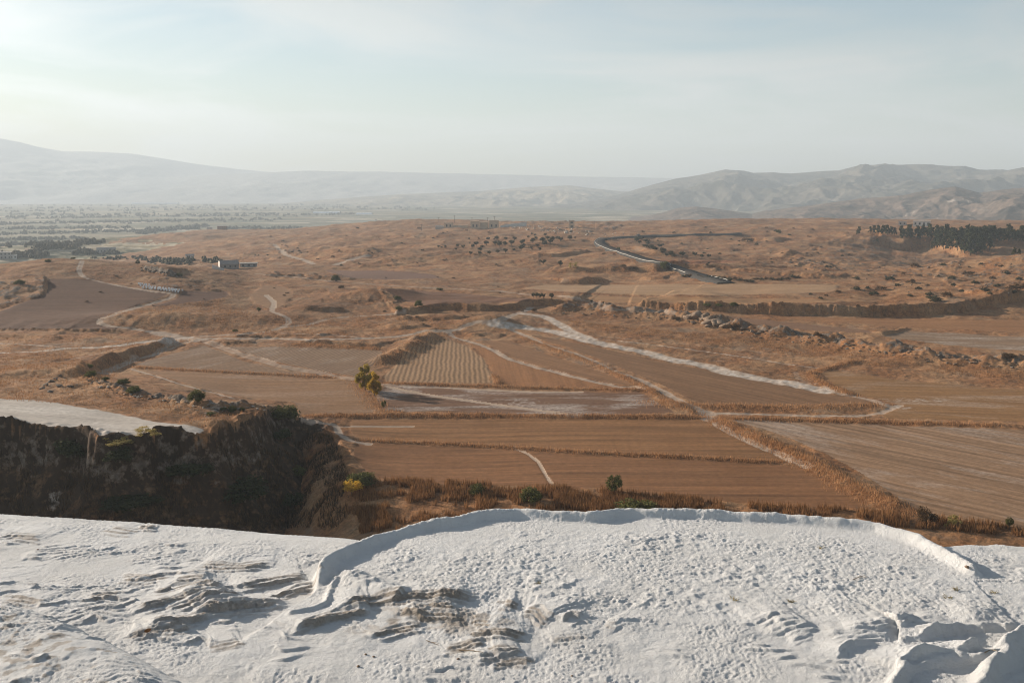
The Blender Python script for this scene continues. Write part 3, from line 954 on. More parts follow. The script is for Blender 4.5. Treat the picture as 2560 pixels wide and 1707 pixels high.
# ------------------------------------------------------------------ split the ground sheet into terrain, fields and tracks
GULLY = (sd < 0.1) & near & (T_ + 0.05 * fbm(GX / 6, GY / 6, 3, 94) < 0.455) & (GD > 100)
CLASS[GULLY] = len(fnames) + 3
CLASS[ROADM > 0.42] = len(fnames) + 1
CLASS[(GD > 820) & (Z + fbm(GX / 120, GY / 120, 3, 130) * 6 < np.where(GTH < -0.2, -27.0, -33.0) - 12 * sstep(-0.32, -0.2, GTH) * (GTH < -0.2)) & (CLASS == 0)] = len(fnames) + 2
idx = np.arange(NR * NC).reshape(NR, NC)
QUADS = np.stack([idx[:-1, :-1], idx[:-1, 1:], idx[1:, 1:], idx[1:, :-1]], -1).reshape(-1, 4)
QC = CLASS[:-1, :-1].reshape(-1)
V3 = np.stack([GX, GY, Z.astype(np.float32)], -1).reshape(-1, 3)
M4 = MASK.reshape(-1, 4)


def sub_sheet(sel):
    q = QUADS[sel]
    used = np.unique(q)
    remap = np.zeros(NR * NC, np.int32)
    remap[used] = np.arange(len(used))
    return V3[used], remap[q], M4[used]


mat_wild = ground_mat("dry_grassland", GRASS_A, GRASS_B, wild=True, bump=0.85)
v_, f_, m_ = sub_sheet(QC == 0)
o = link("terrain", np_mesh("terrain", v_, f_, True, m_), mat_wild)
tag(o, "rolling dry orange grassland with stony banks and hills", "terrain", kind="structure")
for k, nme in enumerate(fnames):
    _, ca, cb, an, spc, strp, stk, pat, lab = FIELDS[nme]
    v_, f_, m_ = sub_sheet(QC == k + 1)
    if len(f_) == 0:
        continue
    o = link(nme, np_mesh(nme, v_, f_, True, m_), ground_mat(nme, ca, cb, ANG[an], spc, strp, 1.0, stk, False, 0.30, pat))
    tag(o, lab, "field", kind="structure")
v_, f_, m_ = sub_sheet(QC == len(fnames) + 1)
o = link("dirt_road", np_mesh("dirt_road", v_, f_, True, m_), ground_mat("track_dirt", (0.45, 0.34, 0.25), (0.40, 0.27, 0.18), wild=False, bump=0.4, streak=0.1))
o["kind"] = "structure"
tag(o, "network of pale dirt tracks winding between the brown fields", "track", kind="structure")

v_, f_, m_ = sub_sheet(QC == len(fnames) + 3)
o = link("gully_slope", np_mesh("gully_slope", v_, f_, True, m_), ground_mat("shade_darkened_earth", (0.072, 0.043, 0.026), (0.040, 0.025, 0.016), wild=False, bump=0.8, streak=0.2))  # earth colour lowered to paint in the deep shade of the gully
tag(o, "earth slope coloured dark as in shade, falling from the bluff into the gully at left", "slope", kind="structure")

# ------------------------------------------------------------------ valley floor and the far ranges
def polar_sheet(thr, ds):
    A, B = np.meshgrid(thr, ds)
    return A, B, B * np.sin(A), B * np.cos(A)


def grid_quads(nr, nc):
    i = np.arange(nr * nc).reshape(nr, nc)
    return np.stack([i[:-1, :-1], i[:-1, 1:], i[1:, 1:], i[1:, :-1]], -1).reshape(-1, 4)


def valley_mat():
    m, nt, bs, out = nodes_of("valley_farmland")
    N = NT(nt)
    tc = N.node("ShaderNodeTexCoord")
    P = N.mapping(tc.outputs["Object"], (0.0060, 0.011, 1), (0, 0, 0.25))
    vo = N.node("ShaderNodeTexVoronoi")
    N.put(vo.inputs["Vector"], P)
    vo.inputs["Scale"].default_value = 1.0
    sp = N.node("ShaderNodeSeparateColor")
    N.put(sp.inputs[0], vo.outputs["Color"])
    col = N.mix(N.rng(sp.outputs[0], 0.1, 0.9), (0.11, 0.105, 0.055), (0.30, 0.225, 0.13))
    col = N.mix(N.rng(sp.outputs[1], 0.78, 0.82), col, (0.42, 0.35, 0.25))
    n = N.noise(tc.outputs["Object"], 0.004, 6, 0.65)
    col = N.mix(N.rng(n, 0.42, 0.62, 0, 0.85), col, (0.075, 0.08, 0.04))
    col = N.mix(1.0, col, N.rng(N.noise(tc.outputs["Object"], 0.03, 4, 0.7), 0.3, 0.7, 0.65, 1.3), 'MULTIPLY')
    N.put(bs.inputs["Base Color"], col)
    return m


v_, f_, m_ = sub_sheet(QC == len(fnames) + 2)
VALLEY = valley_mat()
o = link("valley_edge", np_mesh("valley_edge", v_, f_, True, m_), VALLEY)
tag(o, "hazy green brown farmland where the valley begins behind the left hill", "valley", kind="structure")
thr = np.linspace(math.radians(-38), math.radians(38), 260)
ds = np.exp(np.linspace(math.log(2560.0), math.log(13800.0), 110))
A, B, X, Y = polar_sheet(thr, ds)
ZV = -60.5 + fbm(X / 900, Y / 900, 3, 200) * 3 * sstep(2600, 4000, B) - 40 * sstep(4000, 14000, B)
o = link("valley_floor", np_mesh("valley_floor", np.stack([X, Y, ZV], -1).reshape(-1, 3), grid_quads(*A.shape)), VALLEY)
tag(o, "flat hazy valley floor of small fields and tree belts beyond the hills", "valley", kind="structure")


def range_mat(name, bare, scrub, pale, s):
    m, nt, bs, out = nodes_of(name)
    N = NT(nt)
    tc = N.node("ShaderNodeTexCoord")
    P = tc.outputs["Object"]
    n1 = N.noise(P, 0.0022 * s, 6, 0.65)
    n2 = N.noise(P, 0.012 * s, 6, 0.72)
    n3 = N.noise(P, 0.05 * s, 4, 0.75)
    f = N.math('ADD', N.math('MULTIPLY', n1, 0.5), N.math('ADD', N.math('MULTIPLY', n2, 0.35), N.math('MULTIPLY', n3, 0.25)))
    col = N.mix(N.rng(f, 0.46, 0.62), scrub, bare)
    col = N.mix(N.math('MULTIPLY', N.rng(N.noise(P, 0.005 * s, 5, 0.7, 0.8), 0.60, 0.70), 0.8), col, pale)
    N.put(bs.inputs["Base Color"], col)
    N.put(bs.inputs["Normal"], N.bump(N.math('ADD', n2, N.math('MULTIPLY', n3, 0.4)), 0.8, 14.0 / s))
    return m


def mountain(name, sil, D, front, back, base, nscale, amp, mat, label, u0, u1, nc, nr, seed, bulge=0.35):
    """a range: crest at about distance D following the skyline, spurs running towards the viewer"""
    a = np.array(sil, float)
    th_s, t_s = pix(a[:, 0], a[:, 1])
    th0, _ = pix(u0, 500)
    th1, _ = pix(u1, 500)
    thr = np.linspace(float(th0), float(th1), nc)
    ds = np.concatenate([np.linspace(D - front, D, int(nr * 0.72), endpoint=False), np.linspace(D, D + back, nr - int(nr * 0.72))])
    A, B, X, Y = polar_sheet(thr, ds)
    crest = EYE + D * np.interp(A, th_s, t_s)
    q = np.where(B <= D, (B - (D - front)) / front, 1 - (B - D) / back)
    q = np.clip(q, 0, 1)
    prof = q ** (1.0 + bulge) * (1 - 0.12 * np.sin(q * math.pi))
    rn = ridged(X / nscale, Y / (nscale * 1.5), 5, seed)
    rn2 = fbm(X / (nscale * 0.25), Y / (nscale * 0.25), 4, seed + 9)
    env = np.sin(np.clip(q, 0, 1) * math.pi) ** 0.8
    hgt = np.clip(crest - base, 0, None)
    Zm = base + hgt * prof + env * hgt * amp * (rn - 0.75) * 0.55 + (0.35 + env) * hgt * 0.035 * rn2 * (q > 0.02)
    Zm = np.where(q <= 0.001, base - 8, Zm)
    o = link(name, np_mesh(name, np.stack([X, Y, Zm], -1).reshape(-1, 3), grid_quads(*A.shape)), mat)
    tag(o, label, "mountain", kind="structure")
    return X, Y, Zm


NEAR_SIL = [(1380, 575), (1509, 563), (1607, 545), (1688, 523), (1743, 517), (1790, 522), (1824, 528), (1880, 538), (1917, 527), (1987, 518), (2085, 507), (2151, 496), (2200, 493), (2260, 488), (2330, 474), (2390, 468), (2450, 482), (2504, 474), (2560, 470), (2800, 462), (3000, 470)]
mountain("scrubby_hills", NEAR_SIL, 3300, 900, 600, -62, 420, 0.75, range_mat("scrub_hill", (0.20, 0.14, 0.105), (0.05, 0.04, 0.032), (0.40, 0.33, 0.27), 3.2), "near range of scrubby brown hills with pale eroded scars at right", 1360, 3000, 520, 260, 300)
B_SIL = [(1100, 545), (1280, 520), (1450, 502), (1540, 488), (1607, 469), (1688, 447), (1743, 439), (1813, 424), (1884, 433), (1933, 431), (1977, 434), (2096, 426), (2151, 413), (2314, 413), (2412, 416), (2450, 425), (2521, 427), (2560, 421), (2800, 423), (3000, 430)]
mountain("wooded_mountain", B_SIL, 6600, 2400, 1100, -100, 900, 0.7, range_mat("wooded_slope", (0.15, 0.125, 0.095), (0.045, 0.045, 0.033), (0.34, 0.29, 0.24), 1.8), "long wooded mountain with a flat top behind the scrubby hills", 1090, 3000, 480, 220, 320)
C0_SIL = [(600, 520), (800, 500), (1000, 486), (1200, 478), (1320, 468), (1420, 465), (1520, 475), (1700, 490)]
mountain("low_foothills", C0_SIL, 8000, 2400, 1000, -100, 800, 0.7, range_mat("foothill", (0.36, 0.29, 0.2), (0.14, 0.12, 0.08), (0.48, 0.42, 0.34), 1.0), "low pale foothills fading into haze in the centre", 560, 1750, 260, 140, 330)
C_SIL = [(300, 455), (500, 440), (650, 432), (780, 427), (900, 430), (960, 429), (1050, 432), (1280, 437), (1420, 441), (1560, 443), (1690, 446), (1900, 450)]
mountain("distant_ridge", C_SIL, 11000, 3000, 1200, -100, 1500, 0.25, range_mat("haze_paled_ridge", (0.42, 0.40, 0.37), (0.34, 0.33, 0.30), (0.45, 0.42, 0.38), 0.6), "distant ridge with haze in its pale colour, low on the horizon in the centre", 280, 1950, 260, 110, 340)  # slope colours lightened to paint in haze, so the ridge blends away
D_SIL = [(-500, 340), (-200, 336), (0, 346), (50, 356), (100, 368), (160, 379), (250, 380), (330, 384), (400, 395), (480, 409), (600, 424), (700, 432), (800, 445), (900, 470)]
mountain("hazy_mountain", D_SIL, 12200, 3600, 1200, -100, 2200, 0.22, range_mat("haze_paled_slope", (0.48, 0.47, 0.45), (0.42, 0.41, 0.39), (0.5, 0.48, 0.45), 0.5), "tall mountain coloured pale to sink into the haze at the left edge", -520, 920, 240, 110, 350)  # near-white slopes: haze added through the colour to match the sky behind

# the air: one even, pale haze box round everything; the sky stays outside
hx, hy0, hy1, hz0, hz1 = 11500.0, -2500.0, 15000.0, -112.0, 740.0
hv = [(x, y, z) for z in (hz0, hz1) for y in (hy0, hy1) for x in (-hx, hx)]
hf = [(0, 2, 3, 1), (4, 5, 7, 6), (0, 1, 5, 4), (2, 6, 7, 3), (0, 4, 6, 2), (1, 3, 7, 5)]
hm = bpy.data.materials.new("haze_air")
hm.use_nodes = True
for n in list(hm.node_tree.nodes):
    hm.node_tree.nodes.remove(n)
ho = hm.node_tree.nodes.new("ShaderNodeOutputMaterial")
hvn = hm.node_tree.nodes.new("ShaderNodeVolumePrincipled")
hvn.inputs["Color"].default_value = (0.80, 0.905, 1.0, 1)
hvn.inputs["Density"].default_value = HAZE_DENSITY
hvn.inputs["Anisotropy"].default_value = 0.12
hm.node_tree.links.new(hvn.outputs[0], ho.inputs["Volume"])
o = link("haze", np_mesh("haze", hv, hf, False), hm)
tag(o, "pale even haze filling the air over the whole valley", "haze", kind="stuff")

# ------------------------------------------------------------------ the white travertine terrace in front
T0 = 40.2
NTC = 980
tth = np.linspace(math.radians(-32.5), math.radians(32.5), NTC)
trow = np.concatenate([np.arange(6.5, 9.5, 0.06), np.arange(9.5, 21.2, 0.0245), 21.2 + np.cumsum(np.linspace(0.03, 1.2, 30))])
TA, TB, TX, TY = polar_sheet(tth, trow)
TX = TX.astype(np.float32)
TY = TY.astype(np.float32)
TZ = np.full(TX.shape, T0, np.float32)
STAIN = np.zeros(TX.shape, np.float32)


def tline(P, dz=0.0, n=None):
    P = np.asarray(P, float)
    n = n or max(8, int(np.hypot(*np.diff(P, axis=0).T).sum() / 8))
    # round the corners a little
    Q = dens(P, n)
    for _ in range(2):
        Q[1:-1] = (Q[:-2] + 2 * Q[1:-1] + Q[2:]) / 4
    return plane_pt(Q[:, 0], Q[:, 1], T0 + dz)


def wig(W, amp, s=2.0, seed=0):
    k = len(W)
    t = np.concatenate([[0], np.cumsum(np.hypot(*np.diff(W, axis=0).T))]) * s
    return W + np.stack([fbm(t, np.full(k, 3.0 + seed), 3, 400), fbm(t, np.full(k, 8.0 + seed), 3, 401)], -1) * amp


def tscarp(P, h, w, L, stain=0.0, amp=0.10, taper=0.15, lip=0.25, dz=0.0):
    """a little step: foot along the line, far side raised with a thin lip"""
    n = max(20, int(np.hypot(*np.diff(np.asarray(P, float), axis=0).T).sum() / 4))
    W = wig(wig(tline(P, dz, n), amp * 0.8, 2.2, h * 100), 0.035, 7.0, h * 37)
    D, S, T = poly_dist(W, TX, TY, max(L * 2.5, 0.4))
    J = np.flatnonzero(np.isfinite(D))
    s = D.ravel()[J] * S.ravel()[J]
    T = T.ravel()[J]
    x = TX.ravel()[J]
    y = TY.ravel()[J]
    tp = sstep(0, taper, T) * sstep(0, taper, 1 - T)
    hh = h * tp * np.clip(0.85 + 1.3 * fbm(x * 1.3, y * 1.3, 2, 402 + int(h * 1000)), 0.05, 1.5)
    TZ.ravel()[J] += hh * (sstep(0, w, s) * np.exp(-np.clip(s - w, 0, None) / L) + lip * np.exp(-((s - w) / 0.028) ** 2))
    if stain:
        st = np.exp(-np.clip(np.abs(s - w * 0.4) - w * 0.5, 0, None) / 0.05) * tp * stain
        A = STAIN.ravel()
        A[J] = np.maximum(A[J], st)


def steps(P, h, stain):
    """a bundle of thin-lipped micro-terraces along one line"""
    for k, (dv, q) in enumerate(((0, 0.34), (-6.5, 0.20), (8.0, 0.17), (-13.0, 0.12))):
        x = random.uniform(-14, 14)
        tscarp([(a + x, b + dv + random.uniform(-1.5, 1.5)) for a, b in P], h * q * random.uniform(0.8, 1.2), 0.030, 0.55, stain=stain * (1.0 if k < 2 else 0.7), amp=0.07, taper=0.2, lip=0.45)


def tridge(P, h, w, dz=0.0, amp=0.05, taper=0.05, rough=0.5, inner=1.0):
    global TZ
    W = wig(tline(P, dz), amp, 1.6, h * 50)
    D, S, T = poly_dist(W, TX, TY, w * 5)
    ok = np.isfinite(D)
    ww = np.where(S > 0, w, w * inner)
    g = np.where(ok, np.exp(-np.abs(D / ww) ** 2.4) * sstep(0, taper, T) * sstep(0, taper, 1 - T), 0)
    TZ = TZ + g * h * (0.9 + rough * fbm(TX * 2.5, TY * 2.5, 3, 410))
    return g


EDGE_L = plane_pt(np.array([-400, 0, 200, 400, 600, 720, 800, 880, 935]), np.array([1246, 1251, 1263, 1276, 1291, 1301, 1313, 1326, 1332]), T0)
EDIN = np.minimum(poly_dist(EDGE_L, TX, TY, 3.0)[0], 3.0)
# small steps spread over the left slope, following warped level lines
phi = (TY * 0.96 - TX * 0.26) + 0.55 * fbm(TX * 0.45, TY * 0.45, 3, 420) + 0.16 * fbm(TX * 2.0, TY * 2.0, 3, 421)
LOW = np.array([(960, 1324), (880, 1357), (832, 1380), (803, 1404), (797, 1427), (803, 1442), (790, 1480), (700, 1540), (560, 1640), (470, 1760)], float)
lw = tline(LOW)
D, S, T = poly_dist(lw, TX, TY, 60)
leftside = np.where(S < 0, 1.0, 0.0) * (TX < 2.0)
low = np.where(leftside > 0, sstep(0.0, 0.12, D), 0.0) * sstep(0.85, 0.35, T)
low = np.where(np.isfinite(D), low, 0)
TZ = np.ascontiguousarray((TZ - 0.20 * low).astype(np.float32))
msk = leftside * np.clip(0.2 + 1.6 * sstep(-0.05, 0.25, fbm(TX * 0.5 + 4, TY * 0.9, 3, 423) + 0.32 * np.exp(-((TY - 13.4) / 1.6) ** 2) - 0.14 * sstep(15.0, 17, TY)), 0, 1) * sstep(0.15, 0.5, D) * sstep(0.25, 1.3, EDIN)
for sp_, am_, sd_ in ((0.40, 0.030, 430), (0.17, 0.018, 431), (0.085, 0.009, 434)):
    ph = phi / sp_ + 0.35 * fbm(TX * 3, TY * 3, 2, sd_)
    fr = ph - np.floor(ph)
    saw = sstep(0.0, 0.10, fr) * (1 - fr) ** 1.1 + 0.35 * np.exp(-((fr - 0.13) / 0.05) ** 2)
    brk = sstep(-0.05, 0.3, fbm(TX * 1.1, TY * 1.1 + 7, 3, sd_ + 5))
    TZ = TZ + am_ * saw * msk * brk
    STAIN = np.maximum(STAIN, 0.55 * msk * brk * np.exp(-((fr - 0.07) / 0.10) ** 2) * (am_ > 0.01))
# same on the near right, gentler
msk2 = (1 - leftside) * sstep(13.6, 12.4, TY) * np.clip(0.2 + 1.4 * sstep(0.05, 0.35, fbm(TX * 0.55 + 9, TY * 1.0, 3, 424)), 0, 1)
ph = (TY * 0.98 + TX * 0.10 + 0.4 * fbm(TX * 0.6, TY * 0.6, 3, 425)) / 0.26 + 0.35 * fbm(TX * 3, TY * 3, 2, 433)
fr = ph - np.floor(ph)
brk = sstep(0.0, 0.3, fbm(TX * 1.0 + 3, TY * 1.2 + 7, 3, 436))
TZ = TZ + 0.035 * sstep(0, 0.16, fr) * (1 - fr) ** 1.3 * msk2 * brk
STAIN = np.maximum(STAIN, 0.35 * msk2 * brk * np.exp(-((fr - 0.07) / 0.10) ** 2))

CR = 0.3656
TZ = np.ascontiguousarray(TZ.astype(np.float32))
STAIN = np.ascontiguousarray(STAIN.astype(np.float32))


def c1(*p):
    return [(x * CR, 1220 + y * CR) for x, y in p]


def c2(*p):
    return [(700 + x * CR, 1220 + y * CR) for x, y in p]


def c3(*p):
    return [(1700 + x * CR, 1220 + y * CR) for x, y in p]


for P, h in ((c1((1000, 690), (1120, 680), (1250, 645), (1500, 620), (1580, 600)), 0.10), (c1((900, 850), (1050, 815), (1250, 755), (1400, 695), (1500, 688)), 0.12),
             (c1((1170, 825), (1400, 775), (1600, 712), (1680, 690)), 0.11), (c1((1330, 860), (1440, 835), (1550, 835), (1750, 790), (1900, 760), (2010, 725)), 0.17),
             (c1((1000, 962), (1300, 905), (1470, 850)), 0.09), (c1((830, 1042), (1050, 1012), (1250, 985), (1380, 920)), 0.08),
             (c1((1600, 640), (1800, 600), (2000, 560), (2140, 545)), 0.08), (c1((1860, 700), (2000, 650), (2100, 625), (2210, 640)), 0.10),
             (c1((1280, 470), (1400, 480), (1600, 485), (1870, 465)), 0.09), (c1((760, 545), (950, 565), (1150, 550)), 0.06), (c1((1180, 590), (1420, 580)), 0.06),
             (c1((0, 265), (120, 275), (280, 290)), 0.07), (c1((560, 740), (700, 725), (800, 710)), 0.05), (c1((1400, 1105), (1550, 1085), (1680, 1065)), 0.05),
             (c1((0, 750), (200, 790), (300, 790)), 0.05), (c1((700, 205), (850, 230), (940, 225)), 0.05), (c1((950, 185), (1050, 195), (1100, 185)), 0.07)):
    steps(P, h, 0.8)
for P, h, st in ((c2((60, 1000), (140, 970), (300, 922), (480, 892), (640, 880)), 0.13, 0.9), (c2((360, 880), (560, 825), (740, 800), (900, 795), (1100, 785), (1300, 782), (1440, 795)), 0.13, 1.0),
                 (c2((640, 1028), (800, 988), (1000, 972)), 0.09, 0.9), (c2((780, 890), (860, 882), (1030, 918), (1200, 925), (1330, 920)), 0.09, 1.0), (c2((1000, 850), (1080, 855), (1200, 860)), 0.07, 1.0),
                 (c2((1490, 815), (1540, 830), (1600, 828)), 0.09, 0.9), (c2((1660, 860), (1740, 868), (1800, 930), (1880, 940)), 0.12, 0.8), (c2((1270, 1005), (1340, 1030), (1480, 1035), (1600, 1040), (1710, 1030)), 0.09, 0.9),
                 (c2((1090, 1128), (1250, 1112), (1400, 1085)), 0.07, 0.9), (c2((1420, 1145), (1550, 1140), (1650, 1130)), 0.06, 0.8), (c2((1330, 1205), (1480, 1180), (1600, 1165), (1700, 1140)), 0.07, 0.7),
                 (c2((1460, 1222), (1600, 1205), (1760, 1212)), 0.05, 0.9), (c2((1950, 940), (2010, 900), (2100, 920)), 0.08, 0.6), (c2((2200, 935), (2280, 970)), 0.06, 0.5), (c2((1800, 1060), (2000, 1040), (2100, 1050)), 0.04, 0.6),
                 (c2((860, 880), (920, 870), (960, 885)), 0.05, 0.8), (c2((1260, 955), (1330, 950), (1400, 985)), 0.06, 0.9)):
    steps(P, h, st)
for P, h, st in ((c3((430, 945), (600, 925), (740, 902)), 0.06, 0.4), (c3((590, 1012), (800, 985), (960, 968)), 0.08, 0.4), (c3((660, 945), (760, 945), (850, 935)), 0.05, 0.3), (c3((1080, 1002), (1300, 1000), (1400, 985), (1500, 985), (1640, 940)), 0.12, 0.4),
                 (c3((770, 1045), (860, 1025), (950, 1015)), 0.05, 0.4), (c3((1000, 1030), (1200, 1025), (1360, 1022)), 0.05, 0.4),
                 (c3((1080, 1148), (1150, 1100), (1250, 1075), (1400, 1068), (1480, 1080)), 0.12, 0.4), (c3((1420, 1070), (1500, 1100), (1650, 1095), (1800, 1040), (1950, 1000), (2150, 985), (2420, 1000)), 0.30, 0.45)):
    steps(P, h * 0.9, st * 0.5) if h < 0.25 else tscarp(P, 0.13, 0.13, 0.7, stain=0.2, amp=0.05)
# basin rims
tridge([(803, 1446), (795, 1428), (802, 1403), (832, 1379), (882, 1356), (962, 1321), (1050, 1303), (1160, 1287), (1186, 1277), (1300, 1270), (1400, 1277), (1480, 1280), (1550, 1270), (1700, 1271), (1900, 1281), (2060, 1291), (2200, 1306), (2300, 1336), (2370, 1377), (2420, 1402), (2460, 1425)],
       0.145, 0.055, dz=0.13, taper=0.02, rough=0.22, inner=2.6)
tridge(c2((390, 610), (350, 650), (320, 740), (325, 782), (250, 812), (40, 858)), 0.055, 0.045, dz=0.05)
tridge(c2((450, 600), (560, 660), (700, 730), (860, 760)), 0.10, 0.22)
tscarp(c3((1540, 1330), (1580, 1280), (1700, 1235), (1900, 1225), (2080, 1195), (2150, 1160)), 0.12, 0.15, 0.3, stain=0.3, amp=0.03, dz=-0.05)
tridge(c3((1430, 1345), (1490, 1270), (1550, 1202), (1700, 1162), (1900, 1142), (2060, 1132), (2130, 1092), (2200, 1082), (2280, 1012), (2400, 940)), 0.10, 0.08, dz=0.1, amp=0.03)
tridge(c3((1980, 1420), (2040, 1330), (2090, 1235), (2130, 1160), (2210, 1120), (2300, 1000), (2420, 920)), 0.18, 0.12, dz=0.18, amp=0.03)
# swelling shoulder at lower left
SH = tline([(-300, 1490), (-100, 1505), (0, 1517), (130, 1545), (250, 1592), (370, 1652), (480, 1710), (600, 1790)], 0.15)
SH = wig(SH, 0.06, 1.5, 3)
D, S, T = poly_dist(SH, TX, TY, 12)
s = np.where(S < 0, D, 0) * np.isfinite(D)
s = np.where(np.isfinite(s), s, 0)
TZ = TZ + 0.55 * (1 - np.exp(-s / 0.26)) * (1 - 0.35 * sstep(0.5, 3, s))
shoulder = sstep(0.02, 0.5, s)
STAIN = np.maximum(STAIN, shoulder * 0.8 * sstep(0.05, 0.55, 0.6 * fbm(TX * 1.6, TY * 1.6, 3, 440) + 0.8 * fbm(TX * 6, TY * 6, 3, 441) + 0.25 * sstep(0.4, 1.6, s)))
# trampled, lumpy basin floor
pool = in_poly(tline([(803, 1446), (795, 1428), (802, 1403), (882, 1356), (962, 1321), (1160, 1287), (1300, 1270), (1550, 1270), (1900, 1281), (2200, 1306), (2370, 1377), (2700, 1440), (2700, 1580), (2000, 1560), (1500, 1520), (1100, 1490), (850, 1480), (803, 1446)]), TX, TY).astype(np.float32)
for _ in range(12):
    pool = (pool + np.roll(pool, 2, 0) + np.roll(pool, -2, 0) + np.roll(pool, 2, 1) + np.roll(pool, -2, 1)) / 5
lump = np.maximum(fbm(TX * 4.4, TY * 5.0, 3, 450), -0.2) * 0.027 + ridged(TX * 8, TY * 9, 3, 451) * 0.007
dist_rim = poly_dist(tline([(803, 1446), (795, 1428), (802, 1403), (882, 1356), (962, 1321), (1160, 1287), (1300, 1270), (1550, 1270), (1900, 1281), (2200, 1306), (2370, 1377), (2460, 1425)], 0.25), TX, TY, 2.0)[0]
calm = np.where(np.isfinite(dist_rim), sstep(0.1, 0.9, dist_rim), 1.0)
TZ = TZ + pool * calm * lump * (0.55 + 0.9 * sstep(-0.2, 0.3, fbm(TX * 0.5, TY * 0.5, 2, 452)))
TZ = TZ + (1 - pool) * (fbm(TX * 1.6, TY * 1.6, 3, 453) * 0.025 * (1 - 0.6 * low))
rough_amt = sstep(-0.25, 0.25, fbm(TX * 0.7, TY * 0.7, 3, 454))
TZ = TZ + (ridged(TX * 9, TY * 12, 3, 455) * 0.0055 + fbm(TX * 19, TY * 19, 2, 456) * 0.010) * (0.35 + rough_amt)
STAIN = np.maximum(STAIN, 0.95 * np.exp(-((TX - plane_pt(1080, 1556, T0)[0]) / 1.5) ** 2 - ((TY - plane_pt(1080, 1556, T0)[1]) / 0.55) ** 2) * sstep(-0.35, 0.2, fbm(TX * 2, TY * 2, 4, 457)))
# far edge: the terrace breaks away towards the gully
EDGE = [(-400, 1246, 0), (0, 1251, 0), (200, 1263, 0), (400, 1276, 0), (600, 1291, 0), (720, 1301, 0), (800, 1313, -0.06), (880, 1326, -0.1), (930, 1330, -0.06), (960, 1320, 0.03), (1000, 1309, 0.1), (1050, 1300, 0.14), (1160, 1285, 0.14), (1186, 1275, 0.14), (1300, 1268, 0.14), (1400, 1275, 0.14), (1480, 1278, 0.14), (1550, 1268, 0.14), (1700, 1269, 0.14),
        (1900, 1279, 0.14), (2060, 1289, 0.14), (2200, 1304, 0.14), (2300, 1334, 0.16), (2345, 1352, 0.15), (2375, 1358, 0.1), (2440, 1352, 0.1), (2500, 1351, 0.1), (2560, 1357, 0.1), (2900, 1372, 0.1)]
ea = np.array(EDGE, float)
ew = dens(plane_pt(ea[:, 0], ea[:, 1], T0 + ea[:, 2]), 400)
ew = wig(ew, 0.03, 1.2)
D, S, T = poly_dist(ew, TX, TY, 80)
out_s = np.where((S > 0) & np.isfinite(D), D, 0)
out_s = np.where(np.isfinite(D), out_s, 30)
TZ = TZ - (1.1 * np.clip(out_s - 0.10, 0, None) + 0.25 * out_s ** 2) 
TZ = np.maximum(TZ, -12)
# gentle roll before the left edge
e_in = np.where((S <= 0) & np.isfinite(D), D, 9)
TZ = TZ - 0.10 * np.exp(-np.where(out_s > 0, 0.0, e_in) / 0.6) * sstep(-1.4, -2.2, TX)


def trav_mat():
    m, nt, bs, out = nodes_of("travertine")
    N = NT(nt)
    tc = N.node("ShaderNodeTexCoord")
    P = tc.outputs["Object"]
    n1 = N.noise(P, 0.8, 5, 0.6)
    n2 = N.noise(P, 9.0, 5, 0.7)
    n3 = N.noise(P, 45.0, 5, 0.8)
    col = N.mix(N.rng(n1, 0.3, 0.7), (0.76, 0.745, 0.72), (0.85, 0.845, 0.835))
    col = N.mix(N.rng(n2, 0.25, 0.5, 0.35, 0.0), col, (0.62, 0.58, 0.53))
    at = N.node("ShaderNodeAttribute", attribute_name="shade")
    sf = N.math('ADD', at.outputs["Fac"], N.math('MULTIPLY', N.math('SUBTRACT', n2, 0.5), 0.9))
    scol = N.mix(N.rng(n3, 0.35, 0.65), (0.24, 0.175, 0.125), (0.52, 0.43, 0.335))
    col = N.mix(N.rng(sf, 0.30, 0.95, 0.0, 0.85), col, scol)
    grit = N.rng(N.noise(P, 24.0, 3, 0.6), 0.69, 0.74)
    col = N.mix(N.math('MULTIPLY', grit, 0.6), col, (0.28, 0.22, 0.16))
    N.put(bs.inputs["Base Color"], col)
    bs.inputs["Roughness"].default_value = 0.85
    bs.inputs["Specular IOR Level"].default_value = 0.2
    h = N.math('ADD', N.math('MULTIPLY', n2, 0.7), N.math('MULTIPLY', n3, 0.75))
    N.put(bs.inputs["Normal"], N.bump(h, 1.0, 0.06))
    return m


o = link("travertine_terrace", np_mesh("travertine_terrace", np.stack([TX, TY, TZ], -1).reshape(-1, 3), grid_quads(*TX.shape), True, None, STAIN.reshape(-1)), trav_mat())
tag(o, "white crusted travertine terrace with curved basin rims in the foreground", "terrace", kind="structure")


def terrace(x, y):
    j = np.clip(np.searchsorted(tth, math.atan2(x, y)), 0, NTC - 1)
    i = np.clip(np.searchsorted(trow, math.hypot(x, y)), 0, len(trow) - 1)
    return float(TZ[i, j])


def thit(u, v):
    th, t = pix(u, v)
    j = int(np.clip(np.searchsorted(tth, float(th)), 0, NTC - 1))
    el = (TZ[:, j] - EYE) / trow
    m = np.flatnonzero(el >= float(t))
    i = m[0] if len(m) else len(trow) - 1
    return np.array([TX[i, j], TY[i, j], TZ[i, j]])

